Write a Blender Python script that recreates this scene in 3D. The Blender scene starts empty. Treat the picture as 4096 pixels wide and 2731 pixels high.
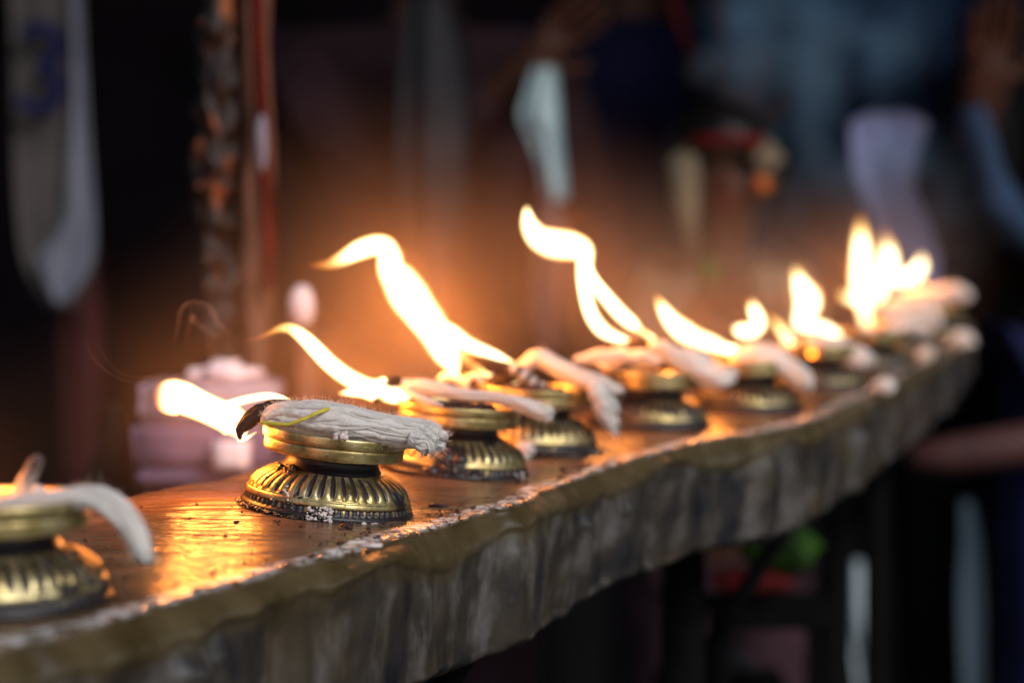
import bpy, bmesh, math, random
from mathutils import Vector, Matrix, noise
R = math.radians
sc = bpy.context.scene
col = sc.collection
rnd = random.Random(7)

# ------------------------------------------------------------------ camera
FPX = 2000.0                      # focal length in pixels of a 1024 wide frame
CAMZ = 1.115
PITCH = math.atan((341 - 232) / FPX)
cam = bpy.data.cameras.new('camera')
camo = bpy.data.objects.new('camera', cam)
col.objects.link(camo)
cam.sensor_width = 36
cam.lens = FPX / 1024 * 36
cam.clip_start = 0.02
cam.clip_end = 200
camo.location = (0, 0, CAMZ)
camo.rotation_euler = (R(90) - PITCH, 0, 0)
cam.dof.use_dof = True
cam.dof.focus_distance = 0.800
cam.dof.aperture_fstop = 5.3
sc.camera = camo

# ------------------------------------------------------------------ world and sun
w = bpy.data.worlds.new('World')
sc.world = w
w.use_nodes = True
nt = w.node_tree
nt.nodes.clear()
wo = nt.nodes.new('ShaderNodeOutputWorld')
bg = nt.nodes.new('ShaderNodeBackground')
sky = nt.nodes.new('ShaderNodeTexSky')
sky.sky_type = 'NISHITA'
sky.sun_disc = False
sky.sun_elevation = R(38)
sky.sun_rotation = R(140)
bg.inputs[1].default_value = 0.085
nt.links.new(sky.outputs[0], bg.inputs[0])
nt.links.new(bg.outputs[0], wo.inputs[0])

sun = bpy.data.lights.new('sun', 'SUN')
suno = bpy.data.objects.new('sun', sun)
col.objects.link(suno)
sun.energy = 2.3
sun.angle = R(25)
sun.color = (1.0, 0.985, 0.96)
sdir = Vector((math.sin(R(140)) * math.cos(R(38)), math.cos(R(140)) * math.cos(R(38)), math.sin(R(38))))
suno.rotation_euler = sdir.to_track_quat('Z', 'Y').to_euler()

sc.view_settings.view_transform = 'Standard'
sc.view_settings.look = 'None'
sc.view_settings.exposure = 0.0
sc.view_settings.gamma = 1.0
sc.cycles.use_denoising = True
sc.cycles.max_bounces = 8
sc.cycles.transparent_max_bounces = 24
sc.cycles.volume_bounces = 0
sc.cycles.volume_step_rate = 2.0
sc.cycles.sample_clamp_indirect = 4.0


# ------------------------------------------------------------------ helpers
CP, SP = math.cos(PITCH), math.sin(PITCH)
def P(x, y, d):
    """the point at depth d (metres along the view axis) seen at pixel x, y of the 1024x682 frame"""
    a = (x - 512) / FPX * d
    b = -(y - 341) / FPX * d
    return Vector((a, d * CP + b * SP, CAMZ - d * SP + b * CP))
def S(x, y, z=1.0):
    """the point at height z seen at pixel x, y"""
    r = P(x, y, 1.0) - Vector((0, 0, CAMZ))
    t = (z - CAMZ) / r.z
    return Vector((r.x * t, r.y * t, z))
def proj(p):
    q = Vector(p) - Vector((0, 0, CAMZ))
    d = q.y * CP - q.z * SP
    u = q.y * SP + q.z * CP
    return 512 + q.x / d * FPX, 341 - u / d * FPX, d

def tag(o, label=None, cat=None, group=None, kind=None):
    if label: o['label'] = label
    if cat: o['category'] = cat
    if group: o['group'] = group
    if kind: o['kind'] = kind
    return o
def empty(name, loc=(0, 0, 0), rot=(0, 0, 0)):
    o = bpy.data.objects.new(name, None)
    col.objects.link(o)
    o.location = loc
    o.rotation_euler = rot
    o.empty_display_size = 0.02
    return o
def mesh_obj(name, verts, faces, mat, parent=None, smooth=True, attrs=None, world=True):
    """one mesh object; world=True: the vertices are in world space and become local to the parent's root"""
    off = Vector((0, 0, 0))
    if parent is not None and world:
        q = parent
        while q is not None:
            off = off + q.location
            q = q.parent
    me = bpy.data.meshes.new(name)
    me.from_pydata([tuple(Vector(v) - off) for v in verts], [], faces)
    if smooth:
        me.polygons.foreach_set('use_smooth', [True] * len(me.polygons))
    if attrs:
        for k, vals in attrs.items():
            a = me.attributes.new(k, 'FLOAT', 'POINT')
            a.data.foreach_set('value', vals)
    me.update()
    if mat: me.materials.append(mat)
    o = bpy.data.objects.new(name, me)
    col.objects.link(o)
    if parent is not None: o.parent = parent
    return o

def catmull(pts, n):
    """pts: list of tuples; n samples per span"""
    out = []
    m = len(pts)
    for i in range(m - 1):
        p0 = pts[max(i - 1, 0)]; p1 = pts[i]; p2 = pts[i + 1]; p3 = pts[min(i + 2, m - 1)]
        for k in range(n):
            t = k / n
            out.append(tuple(0.5 * ((2 * b) + (-a + c) * t + (2 * a - 5 * b + 4 * c - d) * t * t + (-a + 3 * b - 3 * c + d) * t ** 3)
                             for a, b, c, d in zip(p0, p1, p2, p3)))
    out.append(tuple(pts[-1]))
    return out

def grid_faces(nu, nv, closed_v=True):
    f = []
    for i in range(nu - 1):
        for j in range(nv if closed_v else nv - 1):
            k = (j + 1) % nv
            f.append((i * nv + j, i * nv + k, (i + 1) * nv + k, (i + 1) * nv + j))
    return f
class MB:
    """collects simple solids for one mesh"""
    def __init__(s): s.v = []; s.f = []
    def add(s, v, f):
        o = len(s.v); s.v += [tuple(x) for x in v]; s.f += [tuple(i + o for i in g) for g in f]
    def tube(s, pts, rad, n=10, cap=True):
        pts = [Vector(p) for p in pts]
        v = []
        for i, p in enumerate(pts):
            t = (pts[min(i + 1, len(pts) - 1)] - pts[max(i - 1, 0)]).normalized()
            a = Vector((0, 0, 1)) if abs(t.z) < 0.9 else Vector((0, 1, 0))
            x = t.cross(a).normalized(); y = t.cross(x)
            r = rad[i] if isinstance(rad, (list, tuple)) else rad
            for j in range(n):
                th = 2 * math.pi * j / n
                v.append(p + x * r * math.cos(th) + y * r * math.sin(th))
        f = grid_faces(len(pts), n)
        if cap:
            f.append(tuple(range(n - 1, -1, -1)))
            f.append(tuple(range((len(pts) - 1) * n, len(pts) * n)))
        s.add(v, f)
    def box(s, c, h, ax=None, bev=0.0):
        c = Vector(c)
        ax = ax or (Vector((1, 0, 0)), Vector((0, 1, 0)), Vector((0, 0, 1)))
        bm = bmesh.new()
        bmesh.ops.create_cube(bm, size=2)
        for q in bm.verts: q.co = Vector((q.co.x * h[0], q.co.y * h[1], q.co.z * h[2]))
        if bev: bmesh.ops.bevel(bm, geom=bm.edges[:], offset=bev, segments=2, affect='EDGES')
        bm.verts.ensure_lookup_table()
        s.add([c + ax[0] * q.co.x + ax[1] * q.co.y + ax[2] * q.co.z for q in bm.verts], [[q.index for q in g.verts] for g in bm.faces])
        bm.free()
    def blob(s, c, r, sub=2, amp=0.25, fr=None, seed=0, flat=None):
        c = Vector(c)
        bm = bmesh.new()
        bmesh.ops.create_icosphere(bm, subdivisions=sub, radius=1)
        rr = r if isinstance(r, (tuple, list)) else (r, r, r)
        fr = fr or 1.5
        for q in bm.verts:
            n_ = noise.noise(q.co * fr + Vector((seed * 3.1, seed * 1.7, 0)))
            k = 1 + amp * 2 * n_
            q.co = Vector((q.co.x * rr[0] * k, q.co.y * rr[1] * k, q.co.z * rr[2] * k))
        bm.verts.ensure_lookup_table()
        s.add([c + q.co for q in bm.verts], [[q.index for q in g.verts] for g in bm.faces])
        bm.free()
    def build(s, name, mat, parent=None, smooth=True, world=True):
        return mesh_obj(name, s.v, s.f, mat, parent, smooth, None, world)

# ------------------------------------------------------------------ materials
def mat(name):
    m = bpy.data.materials.new(name)
    m.use_nodes = True
    t = m.node_tree
    t.nodes.clear()
    out = t.nodes.new('ShaderNodeOutputMaterial')
    return m, t, out
def nd(t, typ, **kw):
    n = t.nodes.new(typ)
    for k, v in kw.items():
        if k.startswith('i_'):
            key = k[2:]
            n.inputs[int(key) if key.isdigit() else key.replace('_', ' ')].default_value = v
        else: setattr(n, k, v)
    return n
def ramp(t, stops, src=None):
    r = t.nodes.new('ShaderNodeValToRGB')
    e = r.color_ramp.elements
    while len(e) < len(stops): e.new(0.5)
    for i, (p, c) in enumerate(stops):
        e[i].position = p
        e[i].color = (c, c, c, 1) if not isinstance(c, (tuple, list)) else (*c, 1)
    if src is not None: t.links.new(src, r.inputs[0])
    return r
def mth(t, op, a, b=None, clamp=False):
    n = t.nodes.new('ShaderNodeMath'); n.operation = op; n.use_clamp = clamp
    for i, q in enumerate((a, b)):
        if q is None: continue
        if isinstance(q, (int, float)): n.inputs[i].default_value = q
        else: t.links.new(q, n.inputs[i])
    return n.outputs[0]
def mixc(t, fac, a, b):
    n = t.nodes.new('ShaderNodeMix'); n.data_type = 'RGBA'
    for i, q in ((0, fac), (6, a), (7, b)):
        if isinstance(q, (int, float)): n.inputs[i].default_value = q
        elif isinstance(q, tuple): n.inputs[i].default_value = (*q, 1)
        else: t.links.new(q, n.inputs[i])
    return n.outputs[2]
def noise_tex(t, scale, detail=4, stretch=None, rough=0.55, coords='Object', offset=None):
    tc = t.nodes.new('ShaderNodeTexCoord')
    mp = t.nodes.new('ShaderNodeMapping')
    t.links.new(tc.outputs[coords], mp.inputs[0])
    if stretch: mp.inputs['Scale'].default_value = stretch
    if offset is not None: t.links.new(offset, mp.inputs['Location'])
    n = t.nodes.new('ShaderNodeTexNoise')
    n.inputs['Scale'].default_value = scale
    n.inputs['Detail'].default_value = detail
    n.inputs['Roughness'].default_value = rough
    t.links.new(mp.outputs[0], n.inputs['Vector'])
    return n.outputs['Fac']
def bump(t, h, strength=0.5, dist=0.001, prev=None):
    b = nd(t, 'ShaderNodeBump')
    b.inputs['Strength'].default_value = strength
    b.inputs['Distance'].default_value = dist
    t.links.new(h, b.inputs['Height'])
    if prev is not None: t.links.new(prev, b.inputs['Normal'])
    return b.outputs[0]
def simple(name, colr, rough=0.7, var=0.35, scale=30, metallic=0.0, bmp=0.3, dist=0.002, spec=0.22):
    m, t, out = mat(name)
    p = nd(t, 'ShaderNodeBsdfPrincipled')
    p.inputs['Roughness'].default_value = rough
    p.inputs['Metallic'].default_value = metallic
    p.inputs['Specular IOR Level'].default_value = spec
    n = noise_tex(t, scale, 5)
    c2 = tuple(min(1, c * (1 + var)) for c in colr); c1 = tuple(c * (1 - var) for c in colr)
    r = ramp(t, [(0.3, c1), (0.7, c2)], n)
    t.links.new(r.outputs[0], p.inputs['Base Color'])
    t.links.new(bump(t, n, bmp, dist), p.inputs['Normal'])
    t.links.new(p.outputs[0], out.inputs[0])
    return m

def make_brass():
    m, t, out = mat('tarnished_brass')
    p = nd(t, 'ShaderNodeBsdfPrincipled')
    oi = nd(t, 'ShaderNodeObjectInfo')
    mulv = nd(t, 'ShaderNodeCombineXYZ')
    rv = mth(t, 'MULTIPLY', oi.outputs['Random'], 0.5)
    for i in range(3): t.links.new(rv, mulv.inputs[i])
    off = mulv.outputs[0]
    n1 = noise_tex(t, 90, 6, offset=off)
    n2 = noise_tex(t, 420, 4, offset=off)
    n3 = noise_tex(t, 28, 3, offset=off)
    base = ramp(t, [(0.25, (0.16, 0.11, 0.038)), (0.5, (0.50, 0.39, 0.17)), (0.75, (0.86, 0.75, 0.43))], n1).outputs[0]
    gr = nd(t, 'ShaderNodeAttribute', attribute_name='grime').outputs['Fac']
    mott = ramp(t, [(0.60, 0.0), (0.72, 0.7)], n2).outputs[0]
    big = ramp(t, [(0.53, 0.0), (0.60, 1.0)], n3).outputs[0]
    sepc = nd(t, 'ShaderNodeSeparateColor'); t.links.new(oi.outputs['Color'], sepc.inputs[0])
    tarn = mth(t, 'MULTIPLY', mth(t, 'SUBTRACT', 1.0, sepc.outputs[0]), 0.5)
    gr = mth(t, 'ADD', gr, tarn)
    hz = mth(t, 'ADD', gr, mth(t, 'MULTIPLY', mth(t, 'SUBTRACT', n1, 0.5), 1.7))
    g = ramp(t, [(0.40, 0.0), (0.55, 1.0)], hz).outputs[0]
    g = mth(t, 'MAXIMUM', g, mott)
    low = nd(t, 'ShaderNodeAttribute', attribute_name='footness').outputs['Fac']
    g = mth(t, 'MAXIMUM', g, mth(t, 'MULTIPLY', big, low), True)
    c = mixc(t, g, base, (0.018, 0.013, 0.014))
    t.links.new(c, p.inputs['Base Color'])
    t.links.new(mth(t, 'SUBTRACT', 0.96, mth(t, 'MULTIPLY', g, 0.86)), p.inputs['Metallic'])
    t.links.new(mth(t, 'ADD', mth(t, 'MULTIPLY', n1, 0.25), 0.28), p.inputs['Roughness'])
    b = bump(t, n2, 0.25, 0.0002)
    b = bump(t, mth(t, 'MULTIPLY', g, n1), 0.5, 0.0006, b)
    t.links.new(b, p.inputs['Normal'])
    t.links.new(p.outputs[0], out.inputs[0])
    return m

def make_cotton():
    m, t, out = mat('cotton')
    p = nd(t, 'ShaderNodeBsdfPrincipled')
    ch = nd(t, 'ShaderNodeAttribute', attribute_name='char').outputs['Fac']
    fs = nd(t, 'ShaderNodeAttribute', attribute_name='fibre_s').outputs['Fac']
    fa = nd(t, 'ShaderNodeAttribute', attribute_name='fibre_a').outputs['Fac']
    cv = nd(t, 'ShaderNodeCombineXYZ')
    t.links.new(mth(t, 'MULTIPLY', fs, 1.0), cv.inputs[0])
    t.links.new(mth(t, 'MULTIPLY', fa, 9.0), cv.inputs[1])
    fn = t.nodes.new('ShaderNodeTexNoise'); fn.inputs['Scale'].default_value = 4.0; fn.inputs['Detail'].default_value = 7; fn.inputs['Roughness'].default_value = .65
    t.links.new(cv.outputs[0], fn.inputs['Vector'])
    n2 = noise_tex(t, 260, 5)
    n3 = noise_tex(t, 60, 3)
    oil = ramp(t, [(0.42, (0.88, 0.80, 0.70)), (0.66, (0.74, 0.56, 0.36))], n3).outputs[0]
    white = mixc(t, ramp(t, [(0.45, 0.0), (0.75, 0.7)], fn.outputs['Fac']).outputs[0], (0.94, 0.89, 0.84), oil)
    c = mixc(t, ramp(t, [(0.38, 0.0), (0.60, 1.0)], mth(t, 'ADD', ch, mth(t, 'MULTIPLY', mth(t, 'SUBTRACT', fn.outputs['Fac'], 0.5), 0.9))).outputs[0], white, (0.035, 0.02, 0.012))
    t.links.new(c, p.inputs['Base Color'])
    p.inputs['Roughness'].default_value = 0.62
    p.inputs['Specular IOR Level'].default_value = 0.3
    p.inputs['Sheen Weight'].default_value = 0.5
    p.inputs['Subsurface Weight'].default_value = 0.2
    p.inputs['Subsurface Radius'].default_value = (1.0, .6, .4)
    p.inputs['Subsurface Scale'].default_value = 0.003
    b = bump(t, fn.outputs['Fac'], 0.65, 0.0009)
    b = bump(t, n2, 0.5, 0.0005, b)
    t.links.new(b, p.inputs['Normal'])
    tr = nd(t, 'ShaderNodeBsdfTranslucent')
    t.links.new(c, tr.inputs['Color'])
    mx = nd(t, 'ShaderNodeMixShader'); mx.inputs[0].default_value = 0.27
    t.links.new(p.outputs[0], mx.inputs[1]); t.links.new(tr.outputs[0], mx.inputs[2])
    t.links.new(mx.outputs[0], out.inputs[0])
    return m

def make_flame():
    m, t, out = mat('flame')
    lw = nd(t, 'ShaderNodeLayerWeight'); lw.inputs['Blend'].default_value = 0.5
    ht = nd(t, 'ShaderNodeAttribute', attribute_name='burn').outputs['Fac']
    core = mth(t, 'SUBTRACT', 1.0, lw.outputs['Facing'])
    fnz = noise_tex(t, 38, 2, stretch=(1, 1, .5))
    core = mth(t, 'MULTIPLY', core, mth(t, 'ADD', .72, mth(t, 'MULTIPLY', fnz, .5)), True)
    v = mth(t, 'MULTIPLY', core, ht)
    c = ramp(t, [(0.0, (1.0, 0.10, 0.01)), (0.30, (1.0, 0.34, 0.05)), (0.55, (1.0, 0.60, 0.18)), (0.90, (1.0, 0.86, 0.50))], v).outputs[0]
    st = mth(t, 'MULTIPLY', mth(t, 'POWER', v, 2.0), 3.6)
    e = nd(t, 'ShaderNodeEmission')
    t.links.new(c, e.inputs['Color']); t.links.new(st, e.inputs['Strength'])
    tr = nd(t, 'ShaderNodeBsdfTransparent')
    ad = nd(t, 'ShaderNodeAddShader')
    t.links.new(e.outputs[0], ad.inputs[0]); t.links.new(tr.outputs[0], ad.inputs[1])
    t.links.new(ad.outputs[0], out.inputs[0])
    return m

def make_slab():
    m, t, out = mat('waxed_slab')
    p = nd(t, 'ShaderNodeBsdfPrincipled')
    top = nd(t, 'ShaderNodeAttribute', attribute_name='top').outputs['Fac']
    lip = nd(t, 'ShaderNodeAttribute', attribute_name='lip').outputs['Fac']
    edge = nd(t, 'ShaderNodeAttribute', attribute_name='edge').outputs['Fac']
    us = nd(t, 'ShaderNodeAttribute', attribute_name='run').outputs['Fac']
    vs = nd(t, 'ShaderNodeAttribute', attribute_name='drop').outputs['Fac']
    cv = nd(t, 'ShaderNodeCombineXYZ')
    wz = noise_tex(t, 40, 3)
    t.links.new(mth(t, 'ADD', us, mth(t, 'MULTIPLY', wz, 0.012)), cv.inputs[0]); t.links.new(mth(t, 'MULTIPLY', vs, 0.10), cv.inputs[1])
    st = t.nodes.new('ShaderNodeTexNoise'); st.inputs['Scale'].default_value = 170; st.inputs['Detail'].default_value = 6; st.inputs['Roughness'].default_value = 0.6
    t.links.new(cv.outputs[0], st.inputs['Vector'])
    cv2 = nd(t, 'ShaderNodeCombineXYZ')
    t.links.new(mth(t, 'ADD', us, mth(t, 'MULTIPLY', wz, 0.030)), cv2.inputs[0]); t.links.new(mth(t, 'MULTIPLY', vs, 0.30), cv2.inputs[1])
    st2 = t.nodes.new('ShaderNodeTexNoise'); st2.inputs['Scale'].default_value = 60; st2.inputs['Detail'].default_value = 3
    t.links.new(cv2.outputs[0], st2.inputs['Vector'])
    n1 = noise_tex(t, 35, 5)
    n2 = noise_tex(t, 300, 5)
    face = ramp(t, [(0.38, (0.009, 0.010, 0.016)), (0.50, (0.040, 0.034, 0.028)), (0.61, (0.135, 0.122, 0.118))],
                mth(t, 'ADD', mth(t, 'ADD', mth(t, 'MULTIPLY', st.outputs['Fac'], 0.16), mth(t, 'MULTIPLY', st2.outputs['Fac'], 0.30)), mth(t, 'MULTIPLY', n1, 0.54))).outputs[0]
    nb = noise_tex(t, 14, 4)
    face = mixc(t, ramp(t, [(0.45, 0.0), (0.65, 0.75)], nb).outputs[0], face, mixc(t, n1, (0.030, 0.020, 0.009), (0.10, 0.072, 0.040)))
    lipc = ramp(t, [(0.3, (0.045, 0.030, 0.010)), (0.7, (0.105, 0.075, 0.036))], n1).outputs[0]
    topc = ramp(t, [(0.25, (0.08, 0.045, 0.025)), (0.55, (0.15, 0.09, 0.052)), (0.75, (0.21, 0.14, 0.09))], n1).outputs[0]
    c = mixc(t, ramp(t, [(.25, 0.0), (.75, 1.0)], mth(t, 'ADD', lip, mth(t, 'MULTIPLY', mth(t, 'SUBTRACT', nb, .5), .9))).outputs[0], face, lipc)
    c = mixc(t, top, c, topc)
    ew = mth(t, 'MULTIPLY', edge, ramp(t, [(0.40, 0.0), (0.60, 1.0)], noise_tex(t, 120, 4)).outputs[0])
    c = mixc(t, ew, c, (0.75, 0.73, 0.72))
    dirt = ramp(t, [(0.68, 0.0), (0.74, 0.85)], n2).outputs[0]
    c = mixc(t, dirt, c, (0.03, 0.025, 0.025))
    t.links.new(c, p.inputs['Base Color'])
    rg = mth(t, 'ADD', mth(t, 'MULTIPLY', n1, 0.16), 0.15)
    t.links.new(mth(t, 'SUBTRACT', mth(t, 'ADD', rg, 0.08), mth(t, 'MULTIPLY', top, 0.10)), p.inputs['Roughness'])
    p.inputs['Specular IOR Level'].default_value = 0.9
    # fine ridges left by the scraper on top, running across the picture
    tc = nd(t, 'ShaderNodeTexCoord'); mp = nd(t, 'ShaderNodeMapping')
    t.links.new(tc.outputs['Object'], mp.inputs[0])
    mp.inputs['Rotation'].default_value = (0, 0, R(12)); mp.inputs['Scale'].default_value = (0.12, 1, 1)
    rn = t.nodes.new('ShaderNodeTexNoise'); rn.inputs['Scale'].default_value = 125; rn.inputs['Detail'].default_value = 4
    t.links.new(mp.outputs[0], rn.inputs['Vector'])
    b = bump(t, mth(t, 'MULTIPLY', rn.outputs['Fac'], top), 1.0, 0.0065)
    b = bump(t, n2, 0.3, 0.0005, b)
    b = bump(t, mth(t, 'MULTIPLY', st.outputs['Fac'], mth(t, 'SUBTRACT', 1.0, mth(t, 'MAXIMUM', top, lip))), 0.30, 0.0015, b)
    t.links.new(b, p.inputs['Normal'])
    t.links.new(p.outputs[0], out.inputs[0])
    return m

M = dict(
    brass=make_brass(), cotton=make_cotton(), flame=make_flame(), slab=make_slab(),
    soot=simple('soot_crust', (0.020, 0.014, 0.014), 0.32, 0.5, 400, bmp=0.8, dist=0.001, spec=0.6),
    charred=simple('charred_cotton', (0.030, 0.018, 0.012), 0.75, 0.5, 500, bmp=0.9, dist=0.0008),
    wax=simple('pale_wax', (0.55, 0.47, 0.44), 0.4, 0.3, 300, bmp=0.5, dist=0.0008),
    butter=simple('oily_butter', (0.30, 0.20, 0.07), 0.2, 0.4, 200, bmp=0.2, dist=0.0008, spec=0.6),
    thread=simple('yellow_thread', (0.50, 0.42, 0.05), 0.6, 0.25, 400, bmp=0.3, dist=0.0004),
    crumb=simple('dark_crumb', (0.045, 0.022, 0.022), 0.45, 0.5, 500, bmp=0.8, dist=0.0006),
    iron=simple('black_iron', (0.003, 0.0028, 0.003), 0.85, 0.4, 60, spec=0.08),
    stone=simple('dark_paving', (0.02, 0.019, 0.02), 0.7, 0.4, 12),
    wall=simple('dark_wall', (0.013, 0.007, 0.012), 0.9, 0.5, 4),
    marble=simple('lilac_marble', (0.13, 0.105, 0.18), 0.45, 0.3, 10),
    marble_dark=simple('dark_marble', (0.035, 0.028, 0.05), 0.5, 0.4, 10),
    bark=simple('rough_wood', (0.075, 0.022, 0.010), 0.5, 0.97, 70, bmp=1.0, dist=0.02),
    paleplank=simple('pale_wood', (0.11, 0.055, 0.036), 0.6, 0.4, 25, bmp=0.5, dist=0.004),
    redcloth=simple('red_cloth', (0.11, 0.006, 0.006), 0.8, 0.3, 40),
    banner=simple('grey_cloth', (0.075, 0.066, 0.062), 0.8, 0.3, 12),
    bannerlit=simple('banner_cloth_lit', (0.17, 0.18, 0.23), 0.8, 0.3, 12),  # lighter copy of banner: light painted on its fold; plain grey on the tassel
    blueprint=simple('blue_print', (0.003, 0.005, 0.050), 0.8, 0.2, 30),
    skin=simple('skin', (0.085, 0.036, 0.024), 0.5, 0.2, 20, bmp=0.1),
    hair=simple('black_hair', (0.006, 0.005, 0.005), 0.4, 0.4, 60),
    navy=simple('navy_cloth', (0.009, 0.011, 0.050), 0.85, 0.5, 9),
    brownrobe=simple('brown_cloth', (0.036, 0.016, 0.022), 0.85, 0.5, 9),
    greycloth=simple('slate_cloth', (0.040, 0.042, 0.050), 0.85, 0.4, 9),
    bluecloth=simple('blue_cloth', (0.05, 0.13, 0.26), 0.8, 0.98, 8),
    paleblue=simple('pale_blue_cloth', (0.36, 0.42, 0.70), 0.8, 0.4, 9),
    tealwhite=simple('white_scarf', (0.60, 0.78, 0.82), 0.8, 0.2, 9),
    cream=simple('cream_cloth', (0.17, 0.145, 0.10), 0.8, 0.4, 12),
    black=simple('black_cloth', (0.005, 0.005, 0.006), 0.9, 0.4, 9),
    stripe=simple('white_stripe', (0.62, 0.72, 0.78), 0.7, 0.2, 9),
    green=simple('green_plastic', (0.022, 0.065, 0.005), 0.6, 0.8, 22),
    orange=simple('orange_cloth', (0.50, 0.13, 0.02), 0.6, 0.3, 30),
    brownwood=simple('brown_wood', (0.075, 0.030, 0.028), 0.45, 0.4, 15),
    palestone=simple('pale_lilac_stone', (0.30, 0.27, 0.34), 0.6, 0.35, 18),
    whiteknob=simple('white_enamel', (0.72, 0.70, 0.78), 0.35, 0.15, 20),
)

def make_blue():
    m, t, out = mat('mottled_blue_cloth')
    p = nd(t, 'ShaderNodeBsdfPrincipled'); p.inputs['Roughness'].default_value = .85; p.inputs['Specular IOR Level'].default_value = .15
    n = noise_tex(t, 6.5, 3, rough=.5)
    c = ramp(t, [(.40, (.003, .006, .022)), (.50, (.010, .030, .075)), (.58, (.05, .13, .22)), (.66, (.16, .30, .44))], n).outputs[0]
    t.links.new(c, p.inputs['Base Color']); t.links.new(p.outputs[0], out.inputs[0])
    return m
M['bluecloth'] = make_blue()
M['sleeve'] = simple('dull_blue_cloth', (.045, .085, .17), .85, .4, 9)

def make_bark():
    m, t, out = mat('flame_flecked_wood')
    p = nd(t, 'ShaderNodeBsdfPrincipled'); p.inputs['Roughness'].default_value = .5
    n = noise_tex(t, 60, 5, stretch=(1, 1, .45))
    c = ramp(t, [(.42, (.006, .003, .002)), (.56, (.018, .007, .004)), (.66, (.26, .080, .022))], n).outputs[0]  # orange flecks painted in for the flame light on dark wood
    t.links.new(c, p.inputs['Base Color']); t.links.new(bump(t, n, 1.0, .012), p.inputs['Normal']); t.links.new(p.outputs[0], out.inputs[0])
    return m
M['bark'] = make_bark()

# ------------------------------------------------------------------ the lamps' places
# pixel of the middle of the foot, lean about the view axis, turn
LAMPS = [
    ((-4, 600), 0.0, 0.3), ((327, 508), 7.0, 1.1), ((455, 470), 4.8, 2.0), ((532, 447), 2.5, 2.9),
    ((650, 425), 0.5, 4.0), ((746, 409), 0.0, 5.2), ((820, 387), 0.0, 0.8), ((872, 368), 0.0, 1.6),
    ((906, 352), 0.0, 2.4), ((936, 337), 0.0, 3.3)]
LPOS = [S(a[0], a[1]) for a, b, c in LAMPS]
LDEP = [proj(p)[2] for p in LPOS]

def shelf_lift(x, y):
    z = 0.0
    for p, (_, lean, _) in zip(LPOS, LAMPS):
        if lean:
            d2 = (x - p.x) ** 2 + (y - p.y) ** 2
            z += -math.tan(R(lean)) * (x - p.x) * math.exp(-d2 / (2 * 0.042 ** 2))
    return z

# ------------------------------------------------------------------ the shelf
EDGE = [(-330, 745), (-150, 690), (-50, 662), (16, 641), (54, 634), (123, 614), (188, 594), (246, 578), (303, 561), (351, 550), (395, 532),
        (427, 521), (483, 504), (517, 498), (552, 481), (600, 465), (650, 450), (697, 439), (760, 430), (812, 418), (850, 400), (893, 379),
        (930, 358), (952, 343), (962, 332), (969, 322)]
epts = [S(x, y) for x, y in EDGE]
epath = catmull([(p.x, p.y) for p in epts], 24)
# resample evenly
def resample(path, step_fn):
    out = [Vector(path[0])]; acc = 0; total = 0; runs = [0.0]
    for a, b in zip(path[:-1], path[1:]):
        a = Vector(a); b = Vector(b); L = (b - a).length; pos = 0
        if L == 0: continue
        while True:
            need = step_fn(b.y) - acc
            if pos + need <= L:
                pos += need; out.append(a.lerp(b, pos / L)); total += step_fn(b.y); runs.append(total); acc = 0
            else:
                acc += L - pos; break
    return out, runs
ep, run = resample(epath, lambda y: 0.0016 if y < 1.15 else 0.0035)
N = len(ep)
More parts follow.
